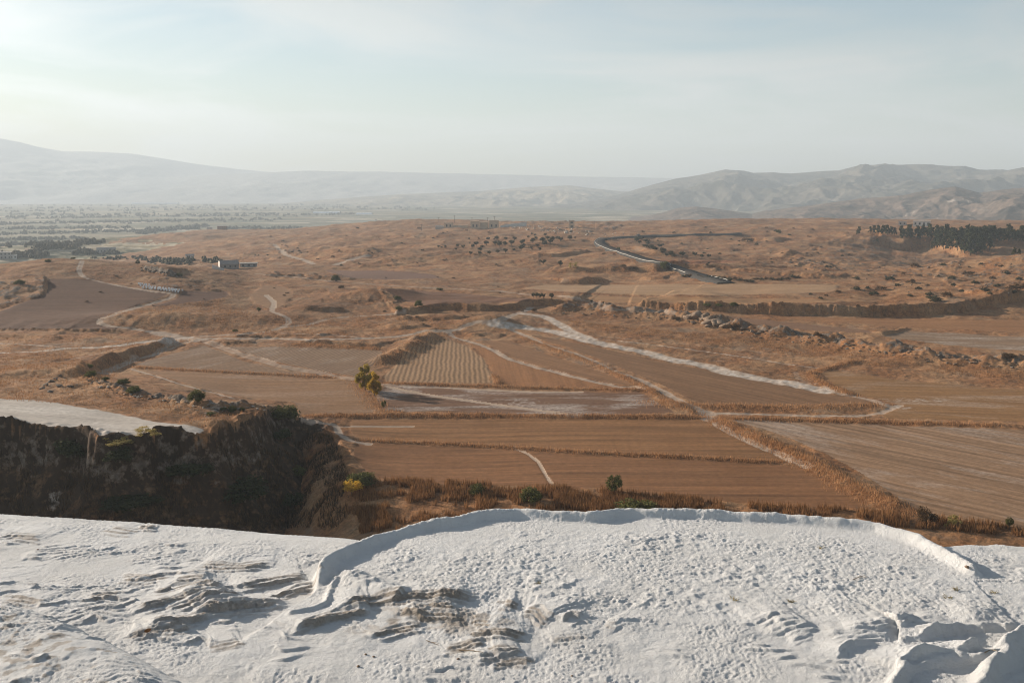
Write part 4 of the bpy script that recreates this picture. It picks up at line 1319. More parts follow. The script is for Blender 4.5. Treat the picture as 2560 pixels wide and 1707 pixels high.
# ------------------------------------------------------------------ small mesh builders
class MB:
    def __init__(self):
        self.v = []
        self.f = []

    def box(self, x0, x1, y0, y1, z0, z1, taper=0.0):
        n = len(self.v)
        for z, t in ((z0, 0.0), (z1, taper)):
            self.v += [(x0 + t, y0 + t, z), (x1 - t, y0 + t, z), (x1 - t, y1 - t, z), (x0 + t, y1 - t, z)]
        self.f += [(n, n + 3, n + 2, n + 1), (n + 4, n + 5, n + 6, n + 7), (n, n + 1, n + 5, n + 4), (n + 1, n + 2, n + 6, n + 5), (n + 2, n + 3, n + 7, n + 6), (n + 3, n, n + 4, n + 7)]
        return self

    def gable(self, x0, x1, y0, y1, z0, z1, over=0.3, th=0.18):
        n = len(self.v)
        ym = (y0 + y1) / 2
        x0 -= over
        x1 += over
        y0 -= over
        y1 += over
        for x in (x0, x1):
            self.v += [(x, y0, z0), (x, ym, z1), (x, y1, z0), (x, y1, z0 - th), (x, ym, z1 - th), (x, y0, z0 - th)]
        for a in range(6):
            b = (a + 1) % 6
            self.f.append((n + a, n + b, n + 6 + b, n + 6 + a))
        self.f += [(n + 0, n + 5, n + 4, n + 1), (n + 1, n + 4, n + 3, n + 2), (n + 6, n + 7, n + 10, n + 11), (n + 7, n + 8, n + 9, n + 10)]
        return self

    def tube(self, pts, rad, sides=6, cap=True):
        pts = [np.asarray(p, float) for p in pts]
        n0 = len(self.v)
        for i, p in enumerate(pts):
            d = pts[min(i + 1, len(pts) - 1)] - pts[max(i - 1, 0)]
            d = d / (np.linalg.norm(d) + 1e-9)
            a = np.cross(d, (0.31, 0.95, 0.05) if abs(d[1]) < 0.9 else (1, 0, 0))
            a /= np.linalg.norm(a)
            b = np.cross(d, a)
            for k in range(sides):
                t = 2 * math.pi * k / sides
                self.v.append(tuple(p + rad[i] * (math.cos(t) * a + math.sin(t) * b)))
        for i in range(len(pts) - 1):
            for k in range(sides):
                k2 = (k + 1) % sides
                self.f.append((n0 + i * sides + k, n0 + i * sides + k2, n0 + (i + 1) * sides + k2, n0 + (i + 1) * sides + k))
        return self

    def mesh(self, name, mat, smooth=False):
        me = bpy.data.meshes.new(name)
        me.from_pydata([tuple(map(float, p)) for p in self.v], [], self.f)
        me.update()
        if smooth:
            me.polygons.foreach_set("use_smooth", np.ones(len(me.polygons), dtype=bool))
        me.materials.append(mat)
        return me

    def build(self, name, mat, parent=None, smooth=False):
        return link(name, self.mesh(name, mat, smooth), None, parent)


# ------------------------------------------------------------------ asphalt road with its white edge wall
ROADPX = [(1815, 709), (1798, 704), (1746, 690), (1704, 675), (1657, 663), (1612, 649), (1567, 637), (1523, 622), (1496, 611), (1489, 604), (1503, 598), (1538, 595), (1597, 591.5), (1657, 589.5), (1776, 587), (1850, 586)]
rp = px_line(ROADPX, 90)
for _ in range(6):
    rp[1:-1] = (rp[:-2] + 2 * rp[1:-1] + rp[2:]) / 4
tan = np.gradient(rp[:, :2], axis=0)
tan /= np.linalg.norm(tan, axis=1)[:, None]
nor = np.stack([-tan[:, 1], tan[:, 0]], -1)
HALF = 3.8
vs, fs = [], []
for i in range(len(rp)):
    L = rp[i, :2] + nor[i] * HALF
    R = rp[i, :2] - nor[i] * HALF
    M = ground([L[0], rp[i, 0], R[0]], [L[1], rp[i, 1], R[1]])
    z = float(M.max()) + 0.35
    rp[i, 2] = z
for _ in range(3):
    rp[1:-1, 2] = np.maximum(rp[1:-1, 2], (rp[:-2, 2] + rp[2:, 2]) / 2)
for i in range(len(rp)):
    z = rp[i, 2]
    for off, dz in ((HALF + 1.4, -1.6), (HALF, 0.0), (-HALF, 0.0), (-HALF - 1.4, -1.6)):
        vs.append((rp[i, 0] + nor[i, 0] * off, rp[i, 1] + nor[i, 1] * off, z + dz))
for i in range(len(rp) - 1):
    for k in range(3):
        fs.append((i * 4 + k, (i + 1) * 4 + k, (i + 1) * 4 + k + 1, i * 4 + k + 1))
asphalt = plain_mat("asphalt", (0.060, 0.055, 0.050), (0.095, 0.086, 0.078), 0.6, 1.0, 0, 0.0)
white_paint = plain_mat("white_concrete", (0.46, 0.43, 0.39), (0.56, 0.53, 0.48), 0.8, 0.9, 0, 0.0)
tag(link("asphalt_road", np_mesh("asphalt_road", vs, fs, False), asphalt), "grey asphalt road bending over the hill right of the olive orchard", "road", kind="structure")
wall_runs = ((4, 42), (54, 88))


def edge_wall(i0, i1, side, label):
    m = MB()
    for i in range(i0, i1):
        a = rp[i, :2] + nor[i] * side * (HALF - 0.2)
        b = rp[i + 1, :2] + nor[i + 1] * side * (HALF - 0.2)
        n = len(m.v)
        for (p, z, nn) in ((a, rp[i, 2], nor[i]), (b, rp[i + 1, 2], nor[i + 1])):
            for q, h in ((-0.14, -0.3), (0.14, -0.3), (0.10, 0.2), (-0.10, 0.2)):
                m.v.append((p[0] + nn[0] * q, p[1] + nn[1] * q, z + h))
        for k in range(4):
            k2 = (k + 1) % 4
            m.f.append((n + k, n + k2, n + 4 + k2, n + 4 + k))
    tag(m.build("roadside_wall", white_paint), label, "wall")


dv = np.hypot(rp[:, 0], rp[:, 1])
i_bend = int(np.argmin(np.abs(rp[:, 0] - rp[:, 0].min())))
near_side = 1 if (nor[i_bend // 2] @ rp[i_bend // 2, :2]) < 0 else -1
edge_wall(max(i_bend - 30, 0), min(i_bend + 6, 88), near_side, "low white wall along the outer bend of the asphalt road")
edge_wall(2, max(i_bend - 34, 6), -near_side, "low white wall along the lower end of the asphalt road")

# ------------------------------------------------------------------ plants
GREEN = leaf_mat("leaf_green", (0.065, 0.068, 0.022), (0.165, 0.15, 0.048))
OLIVE = leaf_mat("leaf_olive", (0.040, 0.040, 0.022), (0.105, 0.095, 0.055))
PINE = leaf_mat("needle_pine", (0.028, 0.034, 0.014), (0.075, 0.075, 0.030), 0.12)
YELLOW = leaf_mat("leaf_yellow", (0.38, 0.23, 0.03), (0.66, 0.42, 0.07), 0.55)
AUTUMN = leaf_mat("leaf_autumn", (0.20, 0.155, 0.03), (0.40, 0.28, 0.055), 0.5)
RUST = leaf_mat("leaf_rust", (0.075, 0.045, 0.024), (0.17, 0.10, 0.05))
STRAW = leaf_mat("leaf_straw", (0.26, 0.20, 0.06), (0.48, 0.37, 0.14), 0.35)
FARGREEN = leaf_mat("leaf_far", (0.075, 0.066, 0.042), (0.14, 0.12, 0.075))
BARK = plain_mat("bark", (0.09, 0.065, 0.045), (0.17, 0.13, 0.095), 6.0, 0.95)
REED = leaf_mat("dry_reed", (0.15, 0.072, 0.030), (0.38, 0.195, 0.085), 0.3)
SHADE_GRASS = leaf_mat("shade_darkened_grass", (0.055, 0.034, 0.018), (0.14, 0.08, 0.04), 0.2)  # dry grass with the gully shade put into its colour
TUFT = leaf_mat("dry_tuft", (0.24, 0.12, 0.055), (0.46, 0.25, 0.12), 0.3)


def crown_mesh(name, mat, kind, n, leaf, seed):
    """many small leaf faces spread through clumps; unit height 1, unit width about 1"""
    r = np.random.default_rng(seed)
    pts, sh = [], []
    if kind == "dome":
        lob = []
        for k in range(22):
            a = r.uniform(0, 2 * math.pi)
            q = math.sqrt(r.uniform(0, 1)) * 0.36
            zt = 0.30 + 0.52 * (1 - (q / 0.40) ** 2) * r.uniform(0.35, 1.0)
            lob.append((q * math.cos(a), q * math.sin(a), zt * r.uniform(0.45, 1.0), r.uniform(0.11, 0.21)))
    elif kind == "ball":
        lob = []
        for k in range(26):
            d = r.normal(size=3)
            d /= np.linalg.norm(d)
            q = r.uniform(0.4, 1.0) ** 0.6 * 0.30
            lob.append((d[0] * q * 1.15, d[1] * q * 1.15, 0.62 + d[2] * q * 0.95, r.uniform(0.09, 0.17)))
    elif kind == "oval":
        lob = []
        for k in range(30):
            z = r.uniform(0.16, 0.92)
            wdt = 0.33 * math.sin(math.pi * min(1, max(0.0, (z - 0.02) / 1.02)) ** 0.85) + 0.04
            a = r.uniform(0, 2 * math.pi)
            q = wdt * r.uniform(0.25, 1.0)
            lob.append((q * math.cos(a), q * math.sin(a), z, r.uniform(0.08, 0.14)))
    elif kind == "pine":
        lob = []
        for k in range(34):
            z = r.uniform(0.22, 0.97)
            wdt = 0.30 * (1.0 - (z - 0.2) / 0.85) ** 0.75 + 0.03
            a = r.uniform(0, 2 * math.pi)
            q = wdt * r.uniform(0.2, 1.0)
            lob.append((q * math.cos(a), q * math.sin(a), z - 0.03 * q, r.uniform(0.06, 0.10)))
    elif kind == "far":
        lob = []
        for k in range(9):
            a = r.uniform(0, 2 * math.pi)
            q = r.uniform(0, 0.3)
            lob.append((q * math.cos(a), q * math.sin(a), r.uniform(0.3, 0.8), r.uniform(0.14, 0.24)))
    else:  # wisp: sprays of upright stems
        lob = []
        for k in range(18):
            a = r.uniform(0, 2 * math.pi)
            q = math.sqrt(r.uniform(0, 1)) * 0.42
            lob.append((q * math.cos(a), q * math.sin(a), r.uniform(0.18, 0.78) * (1 - q * 0.9), r.uniform(0.08, 0.17)))
    lob = np.array(lob)
    w = lob[:, 3] ** 2
    pick = r.choice(len(lob), n, p=w / w.sum())
    d = r.normal(size=(n, 3))
    d /= np.linalg.norm(d, axis=1)[:, None]
    rad = lob[pick, 3] * (r.uniform(0, 1, n) ** 0.45) * r.uniform(0.85, 1.2, n)
    P = lob[pick, :3] + d * rad[:, None]
    P[:, 2] = np.clip(P[:, 2], 0.02, None)
    lobshade = r.uniform(0.1, 0.9, len(lob))
    sh = np.clip(0.55 * lobshade[pick] + 0.45 * r.uniform(0, 1, n), 0, 1)
    # leaf faces: random tilt, mostly facing outward
    nrm = d + r.normal(size=(n, 3)) * 0.7
    nrm /= np.linalg.norm(nrm, axis=1)[:, None]
    up = r.normal(size=(n, 3))
    a = np.cross(nrm, up)
    a /= np.linalg.norm(a, axis=1)[:, None]
    b = np.cross(nrm, a)
    s = leaf * r.uniform(0.6, 1.35, n)[:, None]
    V = np.stack([P - a * s * 0.5, P + b * s * 0.32, P + a * s * 0.6, P - b * s * 0.30], 1).reshape(-1, 3)
    F = np.arange(n * 4).reshape(-1, 4)
    me = np_mesh(name, V, F, False, None, np.repeat(sh, 4))
    me.materials.append(mat)
    return me


def trunk_mesh(name, h, r0, limbs, seed):
    r = np.random.default_rng(seed)
    m = MB()
    m.tube([(0, 0, -0.08), (0.01, 0, h * 0.5), (0.02, 0.01, h)], [r0 * 1.25, r0, r0 * 0.7], 7)
    for k in range(limbs):
        a = 2 * math.pi * k / limbs + r.uniform(-0.4, 0.4)
        q = r.uniform(0.16, 0.26)
        z0 = h * r.uniform(0.55, 0.95)
        m.tube([(0.01, 0, z0), (q * 0.5 * math.cos(a), q * 0.5 * math.sin(a), z0 + 0.14), (q * math.cos(a), q * math.sin(a), z0 + 0.32)], [r0 * 0.6, r0 * 0.42, r0 * 0.15], 5)
    return m.mesh(name, BARK, True)


KIND = {}


def proto(key, mat, kind, n, leaf, trunk, variants=3):
    KIND[key] = [(crown_mesh("crown_" + key, mat, kind, n, leaf, 11 * v + len(key)), trunk_mesh("trunk_" + key, *trunk, 5 + v)) for v in range(variants)]


proto("bush", GREEN, "dome", 1900, 0.075, (0.25, 0.03, 5))
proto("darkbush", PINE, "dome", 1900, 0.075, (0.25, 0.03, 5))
proto("rustbush", RUST, "dome", 1500, 0.06, (0.25, 0.025, 6))
proto("wisp", STRAW, "wisp", 1500, 0.06, (0.18, 0.02, 6), 2)
proto("yellowbush", YELLOW, "ball", 1300, 0.06, (0.38, 0.022, 5), 2)
proto("yellowtree", YELLOW, "oval", 4600, 0.06, (0.30, 0.022, 5), 1)
proto("autumntree", AUTUMN, "oval", 4600, 0.06, (0.30, 0.022, 5), 1)
proto("roundtree", GREEN, "ball", 1500, 0.07, (0.38, 0.028, 5), 2)
proto("olive", OLIVE, "ball", 620, 0.11, (0.38, 0.04, 4), 4)
proto("shrub", OLIVE, "dome", 420, 0.13, (0.2, 0.04, 3), 4)
proto("brownshrub", RUST, "dome", 420, 0.12, (0.2, 0.04, 3), 4)
proto("pine", PINE, "pine", 800, 0.09, (0.45, 0.020, 4), 4)
NPLANT = [0]


def plant(key, name, u, v, w, h, label, cat, group=None, parts=True, sink=0.04):
    """w, h in photo pixels; real size from the distance of the ground under it"""
    p = hit(u, v)[0]
    dist = math.sqrt(p[0] ** 2 + p[1] ** 2 + (EYE - p[2]) ** 2)
    W = w * dist / FPX
    H = h * dist / FPX
    NPLANT[0] += 1
    var = KIND[key][NPLANT[0] % len(KIND[key])]
    rz = random.uniform(0, 6.28)
    wn_ = {"pine": 0.62, "ball": 0.85, "oval": 0.72}
    base_w = 0.95 if key in ("bush", "darkbush", "rustbush", "shrub", "brownshrub", "wisp") else (0.66 if key == "pine" else (0.78 if key in ("yellowtree", "autumntree") else 0.86))
    sx = W / base_w
    loc = (p[0], p[1], p[2] - sink * H)
    if parts:
        e = empty(name, loc, rz, (sx, sx, H))
        t = link("trunk", var[1], None, e)
        c = link("crown", var[0], None, e)
    else:
        e = link(name, var[0])
        e.location = loc
        e.rotation_euler = (0, 0, rz)
        e.scale = (sx, sx, H)
    tag(e, label, cat, group)
    return e


NEAR_PLANTS = [
    ("autumntree", "broadleaf_tree", 913, 976, 50, 66, "taller olive green tree, rear one of the pair standing in the fields", "tree"),
    ("yellowtree", "broadleaf_tree", 937, 989, 38, 60, "yellow leaved tree, front one of the pair casting a long shadow", "tree"),
    ("bush", "bush", 493, 1004, 46, 40, "single round green bush on the stony rim of the left plateau", "bush"),
    ("bush", "bush", 708, 1046, 78, 54, "largest dark green bush at the tip of the shaded bluff", "bush"),
    ("bush", "bush", 334, 981, 38, 24, "wide low bush on the stony rim, left of the single round bush", "bush"),
    ("bush", "bush", 309, 960, 40, 17, "flat low bush behind the stony rim near the curved road", "bush"),
    ("bush", "bush", 222, 919, 25, 15, "upper small bush at the left end of the road bank", "bush"),
    ("bush", "bush", 227, 942, 31, 22, "lower rounded bush at the left end of the road bank", "bush"),
    ("bush", "bush", 264, 950, 21, 11, "tiny bush beside the bend of the curved road", "bush"),
    ("bush", "bush", 582, 1029, 24, 24, "upright dark bush near the right end of the stony rim", "bush"),
    ("bush", "bush", 560, 1026, 18, 14, "little bush just left of the upright dark bush on the rim", "bush"),
    ("bush", "bush", 605, 1027, 16, 12, "little bush just right of the upright dark bush on the rim", "bush"),
    ("bush", "bush", 527, 1037, 26, 12, "flat bush on dry grass below the stony rim", "bush"),
    ("wisp", "straw_bush", 371, 1086, 64, 27, "yellow green feathery bush growing on the lip of the bluff", "bush"),
    ("wisp", "straw_bush", 291, 1108, 72, 24, "second feathery bush, lower in the notch of the bluff", "bush"),
    ("bush", "bush", 748, 1185, 46, 34, "dark bush at the edge of the gully shadow", "bush"),
    ("bush", "bush", 902, 1214, 82, 52, "big dark bush behind the little yellow tree at the gully mouth", "bush"),
    ("yellowbush", "sapling", 880, 1239, 56, 46, "little yellow leaved tree in front of the big dark bush", "tree"),
    ("bush", "bush", 1195, 1236, 48, 44, "green bush in the reeds, leftmost of the three above the white rim", "bush"),
    ("bush", "bush", 1326, 1252, 60, 54, "middle green bush in the reeds above the white rim", "bush"),
    ("roundtree", "small_tree", 1535, 1237, 46, 54, "small round tree with a bare stem at the near field edge", "tree"),
    ("bush", "bush", 1592, 1280, 104, 52, "wide low bush half hidden by the white rim", "bush"),
    ("rustbush", "bush", 2315, 1310, 54, 54, "reddish brown bush at the corner of the pale combed field", "bush"),
    ("wisp", "bush", 2380, 1316, 40, 42, "straw coloured bush right of the reddish brown bush", "bush"),
    ("roundtree", "sapling", 2523, 1323, 19, 30, "slim dark sapling near the right edge above the white terrace", "tree"),
    ("rustbush", "bush", 2546, 1330, 22, 15, "small brown bush beside the slim sapling at right", "bush"),
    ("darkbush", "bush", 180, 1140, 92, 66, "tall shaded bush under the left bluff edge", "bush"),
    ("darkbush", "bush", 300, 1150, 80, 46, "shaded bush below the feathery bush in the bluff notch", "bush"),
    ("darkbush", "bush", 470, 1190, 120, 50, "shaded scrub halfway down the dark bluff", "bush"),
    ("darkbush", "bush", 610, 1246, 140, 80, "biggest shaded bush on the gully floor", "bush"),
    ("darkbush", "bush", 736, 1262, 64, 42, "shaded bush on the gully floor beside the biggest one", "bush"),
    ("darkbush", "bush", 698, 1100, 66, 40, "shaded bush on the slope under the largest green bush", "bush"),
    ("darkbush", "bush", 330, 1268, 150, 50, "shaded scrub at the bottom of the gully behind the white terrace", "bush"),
    ("roundtree", "sapling", 960, 1022, 15, 23, "thin sapling in front of the pair of trees", "tree"),
    ("bush", "bush", 993, 749, 19, 15, "round bush on the crest of the small mound left of centre", "bush"),
    ("bush", "bush", 1047, 767, 25, 23, "double bush in the umber field left of centre", "bush"),
    ("bush", "bush", 998, 775, 20, 17, "bush below the small mound, left of the double bush", "bush"),
    ("roundtree", "small_tree", 647, 780, 13, 13, "tiny round tree on rocks beside the winding track", "tree"),
    ("bush", "bush", 839, 703, 25, 22, "grey green bush at the end of the rocky knoll by the ditch", "bush"),
    ("rustbush", "bush", 853, 722, 19, 14, "rusty bush just below the ditch road", "bush"),
    ("bush", "bush", 1098, 726, 19, 10, "low bush on the edge of the pale farm road in the centre", "bush"),
    ("rustbush", "bush", 1336, 779, 16, 14, "brown bush where the track meets the dark bank", "bush"),
    ("bush", "bush", 1768, 766, 22, 14, "left bush of three on the long dark bank", "bush"),
    ("bush", "bush", 1797, 766, 19, 12, "middle bush of three on the long dark bank", "bush"),
    ("bush", "bush", 1834, 766, 23, 15, "right bush of three on the long dark bank", "bush"),
    ("roundtree", "roadside_tree", 1661, 678, 27, 27, "round tree standing right beside the asphalt road", "tree"),
    ("bush", "bush", 1546, 625, 12, 11, "lone bush inside the bend of the asphalt road", "bush"),
    ("olive", "small_tree", 1358, 661, 17, 14, "round tree left of the shaded bank below the olive orchard", "tree"),
    ("olive", "small_tree", 1401, 666, 15, 16, "second tree on the shaded bank below the olive orchard", "tree"),
    ("wisp", "bush", 1433, 669, 26, 21, "pale feathery bush on the shaded bank below the orchard", "bush"),
    ("rustbush", "bush", 1558, 669, 20, 15, "brown bush on the shaded bank near the asphalt road", "bush"),
    ("rustbush", "bush", 1582, 674, 30, 13, "wide brown bush between the shaded bank and the asphalt road", "bush"),
    ("rustbush", "bush", 2045, 843, 24, 20, "bush at the near end of the stony ridge's ledge", "bush"),
    ("rustbush", "bush", 2520, 893, 36, 16, "bush on the stony ridge by the right edge", "bush"),
    ("rustbush", "bush", 1690, 800, 30, 14, "brown bush beside the undercut rock of the stony ridge", "bush"),
    ("rustbush", "bush", 1830, 822, 46, 22, "brown thicket behind the undercut rock of the stony ridge", "bush"),
    ("olive", "small_tree", 345, 663, 12, 12, "small tree on the brow of the left hill", "tree"),
    ("bush", "bush", 120, 655, 15, 10, "bush on the brow of the left hill, left part", "bush"),
    ("bush", "bush", 183, 648, 13, 7, "tiny bush at the top of the hill track", "bush"),
    ("bush", "bush", 50, 712, 26, 16, "dark bush among rocks at the left edge hillside", "bush"),
    ("bush", "bush", 446, 690, 22, 12, "bush on the small rock outcrop of the left hill", "bush"),
    ("bush", "bush", 588, 829, 16, 9, "small green bush below the slope by the junction of tracks", "bush"),
    ("roundtree", "lone_tree", 1947, 586, 17, 12, "lone round tree on the plateau left of the pines", "tree"),
    ("rustbush", "bush", 1869, 604, 38, 15, "dark thicket in a hollow of the plateau", "bush"),
]
for a in NEAR_PLANTS:
    plant(*a)
for u_, v_, h_ in ((1333, 744, 13), (1342, 745, 15), (1350, 746, 14), (1358, 746, 16), (1379, 747, 16), (1479, 757, 8), (1508, 760, 7)):
    plant("olive", "small_tree", u_, v_, h_ * 0.9, h_, "small tree in the short row beside the pale farm road in the centre", "tree", "trees beside the pale farm road")
# olive orchard
ORCH = [(825, 480, 62), (955, 475, 72), (1085, 480, 60), (1215, 480, 66), (1340, 520, 72), (1480, 520, 88), (1625, 510, 90), (1770, 500, 95), (1890, 495, 90), (2030, 475, 76), (800, 550, 78), (930, 545, 70), (1000, 540, 72), (1075, 560, 80), (1170, 550, 88), (1320, 540, 80), (1550, 575, 62),
        (1660, 560, 88), (1740, 530, 80), (460, 595, 62), (600, 590, 65), (375, 575, 50), (195, 590, 45), (95, 585, 45), (350, 620, 40), (735, 595, 55), (705, 640, 70), (570, 690, 60), (705, 690, 65), (840, 685, 60), (965, 670, 60), (1080, 660, 75), (1205, 640, 55), (1310, 625, 90), (1350, 575, 60), (650, 555, 70),
        (690, 465, 34), (545, 470, 36), (1470, 400, 42), (1515, 415, 40), (1665, 415, 52), (1415, 445, 42), (2105, 455, 38), (140, 590, 32), (555, 525, 32), (1590, 620, 42), (990, 570, 78), (1460, 600, 42), (1530, 470, 60), (1840, 470, 60), (1700, 470, 66)]
for x, y, w in ORCH:
    plant("olive", "olive_tree", 1080 + 0.17 * x, 520 + 0.17 * y, 0.17 * w * 1.1, 0.17 * w * 1.0, "dark round olive tree in the orchard on the middle hill", "tree", "olive trees of the orchard")
for k in range(24):
    t = k / 23
    plant("olive", "olive_tree", 1588 + 95 * t + random.uniform(-14, 14), 600 + 42 * t + random.uniform(-4, 4), random.uniform(10, 16), random.uniform(8, 12), "dark tree in the thicket down the slope right of the asphalt road", "tree", "trees of the roadside thicket")
for u_, v_, w in ((1705, 642, 17), (1737, 642, 16), (1755, 645, 12), (1772, 645, 12)):
    plant("olive", "olive_tree", u_, v_, w, w * 0.9, "round tree along the upper edge of the terracotta field", "tree", "trees above the terracotta field")
PINES = [(965, 630, 70), (1090, 620, 70), (1125, 625, 75), (1060, 615, 55), (1165, 630, 80), (1200, 630, 82), (1235, 635, 75), (1265, 635, 65), (1320, 635, 80), (1385, 640, 95), (1455, 645, 90), (1500, 645, 95), (1555, 650, 110), (1565, 665, 70), (1610, 670, 80), (1660, 640, 80), (1690, 665, 80), (1740, 650, 80), (1720, 690, 90), (1760, 700, 110),
         (1820, 690, 120), (1860, 680, 90), (1900, 700, 130), (1940, 690, 120), (1980, 680, 110), (2010, 690, 130), (2040, 700, 130), (2090, 690, 130), (2140, 690, 110), (2180, 680, 80), (2220, 685, 90), (2260, 690, 100), (2290, 680, 85), (2330, 690, 70), (1790, 760, 120), (1850, 780, 140), (1900, 800, 150), (1950, 800, 140), (2000, 790, 130), (2060, 760, 110),
         (1880, 740, 120), (1980, 740, 120), (2270, 800, 60), (2310, 800, 50), (1780, 640, 60), (1120, 690, 30), (1920, 650, 90), (2080, 640, 70), (1700, 620, 60), (1600, 745, 90), (1640, 730, 95), (1675, 750, 100), (1620, 715, 85), (1700, 735, 100), (1730, 760, 105), (1655, 705, 90)]
for k in range(26):
    PINES.append((1330 + 1000 * k / 25 + random.uniform(-14, 14), random.uniform(640, 672), random.uniform(70, 105)))
for x, y, h in PINES:
    plant("pine", "pine_tree", 1860 + 0.2976 * x, 400 + 0.2976 * y, 0.2976 * h * 0.72, 0.2976 * h, "dark pine in the grove on the plateau and ravine at right", "tree", "pines of the grove at right")
HILL = [(790, 1115, 60), (935, 1095, 90), (1040, 1085, 55), (1150, 1090, 100), (1095, 1135, 90), (560, 1135, 35), (690, 1145, 35), (640, 1165, 40), (1290, 1060, 60), (1400, 1035, 90), (1465, 1090, 60), (1555, 1135, 70), (1540, 1060, 40), (1640, 985, 40), (1745, 1005, 80), (1880, 965, 100), (1890, 905, 25), (1830, 1110, 50), (1700, 1150, 110), (2020, 1100, 80),
        (2130, 1065, 60), (2280, 1090, 150), (2270, 1120, 60), (1390, 1145, 50), (880, 800, 30), (825, 810, 25), (725, 905, 30), (520, 925, 25), (1230, 1010, 90), (940, 1005, 70), (1430, 900, 90), (1670, 890, 60), (1590, 1185, 130), (960, 1230, 40), (1760, 1060, 60), (1940, 1040, 70), (2080, 1000, 60), (2200, 960, 70), (2310, 1010, 60), (2160, 900, 50), (1990, 880, 40), (2060, 1130, 50), (1340, 960, 40)]
for k, (x, y, w) in enumerate(HILL):
    plant("shrub" if k % 3 else "brownshrub", "shrub", 1860 + 0.2976 * x, 400 + 0.2976 * y, 0.2976 * w, 0.2976 * w * 0.42 + 3, "low dusty shrub on the orange hillside at right", "shrub", "shrubs on the hillside at right", parts=False)
for k in range(22):
    t = k / 21
    plant("brownshrub" if k % 2 else "shrub", "shrub", 1716 + 280 * t, 690 + 12 * math.sin(t * 2.6) + random.uniform(-3, 3), random.uniform(14, 26), random.uniform(7, 12), "brown shrub in the hedge line right of the asphalt road", "shrub", "shrubs of the hedge line by the asphalt road", parts=False)
for k in range(110):
    u_ = random.uniform(620, 2080)
    v_ = random.uniform(566, 668)
    w = random.uniform(5, 11)
    plant("shrub" if k % 3 else "brownshrub", "shrub", u_, v_, w, w * 0.55, "small scattered shrub on the dry far slopes", "shrub", "scattered shrubs on the far slopes", parts=False)
for k in range(26):
    u_ = random.uniform(40, 1330)
    v_ = random.uniform(690, 800)
    w = random.uniform(6, 12)
    plant("brownshrub", "shrub", u_, v_, w, w * 0.5, "tiny dry shrub on the grassy knolls left of centre", "shrub", "dry shrubs on the grassy knolls", parts=False)

# ------------------------------------------------------------------ rocks
def rock_mesh(name, seed, mat):
    r = np.random.default_rng(seed)
    t = (1 + 5 ** 0.5) / 2
    V = np.array([(-1, t, 0), (1, t, 0), (-1, -t, 0), (1, -t, 0), (0, -1, t), (0, 1, t), (0, -1, -t), (0, 1, -t), (t, 0, -1), (t, 0, 1), (-t, 0, -1), (-t, 0, 1)], float)
    V /= np.linalg.norm(V[0])
    F = [(0, 11, 5), (0, 5, 1), (0, 1, 7), (0, 7, 10), (0, 10, 11), (1, 5, 9), (5, 11, 4), (11, 10, 2), (10, 7, 6), (7, 1, 8), (3, 9, 4), (3, 4, 2), (3, 2, 6), (3, 6, 8), (3, 8, 9), (4, 9, 5), (2, 4, 11), (6, 2, 10), (8, 6, 7), (9, 8, 1)]
    V = list(map(tuple, V))
    cache = {}

    def mid(a, b):
        k = (min(a, b), max(a, b))
        if k not in cache:
            m = (np.array(V[a]) + np.array(V[b])) / 2
            V.append(tuple(m / np.linalg.norm(m)))
            cache[k] = len(V) - 1
        return cache[k]
    F2 = []
    for a, b, c in F:
        ab, bc, ca = mid(a, b), mid(b, c), mid(c, a)
        F2 += [(a, ab, ca), (b, bc, ab), (c, ca, bc), (ab, bc, ca)]
    V = np.array(V)
    # cut by random planes for flat broken faces, then jitter
    for _ in range(15):
        n = r.normal(size=3)
        n /= np.linalg.norm(n)
        k = r.uniform(0.38, 0.8)
        dd = V @ n
        V = V - np.clip(dd - k, 0, None)[:, None] * n
    V += r.normal(size=V.shape) * 0.045
    V *= np.array([r.uniform(0.8, 1.25), r.uniform(0.7, 1.1), r.uniform(0.45, 0.8)])
    me = np_mesh(name, V, np.array(F2), False)
    me.materials.append(mat)
    return me


GREY_ROCK = plain_mat("grey_rock", (0.09, 0.07, 0.055), (0.28, 0.23, 0.185), 2.2, 0.95, 0.9)
TAN_ROCK = plain_mat("tan_rock", (0.12, 0.085, 0.06), (0.34, 0.24, 0.17), 2.2, 0.95, 0.9)
PALE_ROCK = plain_mat("pale_rock", (0.34, 0.28, 0.22), (0.58, 0.50, 0.42), 1.2, 0.95, 0.4)
ROCKS = {m.name: [rock_mesh("rock", 30 + k, m) for k in range(5)] for m in (GREY_ROCK, TAN_ROCK, PALE_ROCK)}


def rock(u, v, size, label, group, mat="grey_rock", flat=1.0, name="boulder"):
    p = hit(u, v)[0]
    o = link(name, random.choice(ROCKS[mat]))
    o.location = (p[0], p[1], p[2] + size * 0.12)
    o.rotation_euler = (random.uniform(-0.3, 0.3), random.uniform(-0.3, 0.3), random.uniform(0, 6.28))
    s = size * 0.5
    o.scale = (s * random.uniform(0.9, 1.7), s * random.uniform(0.8, 1.2), s * flat * random.uniform(0.7, 1.1))
    tag(o, label, "rock", group)
    return o


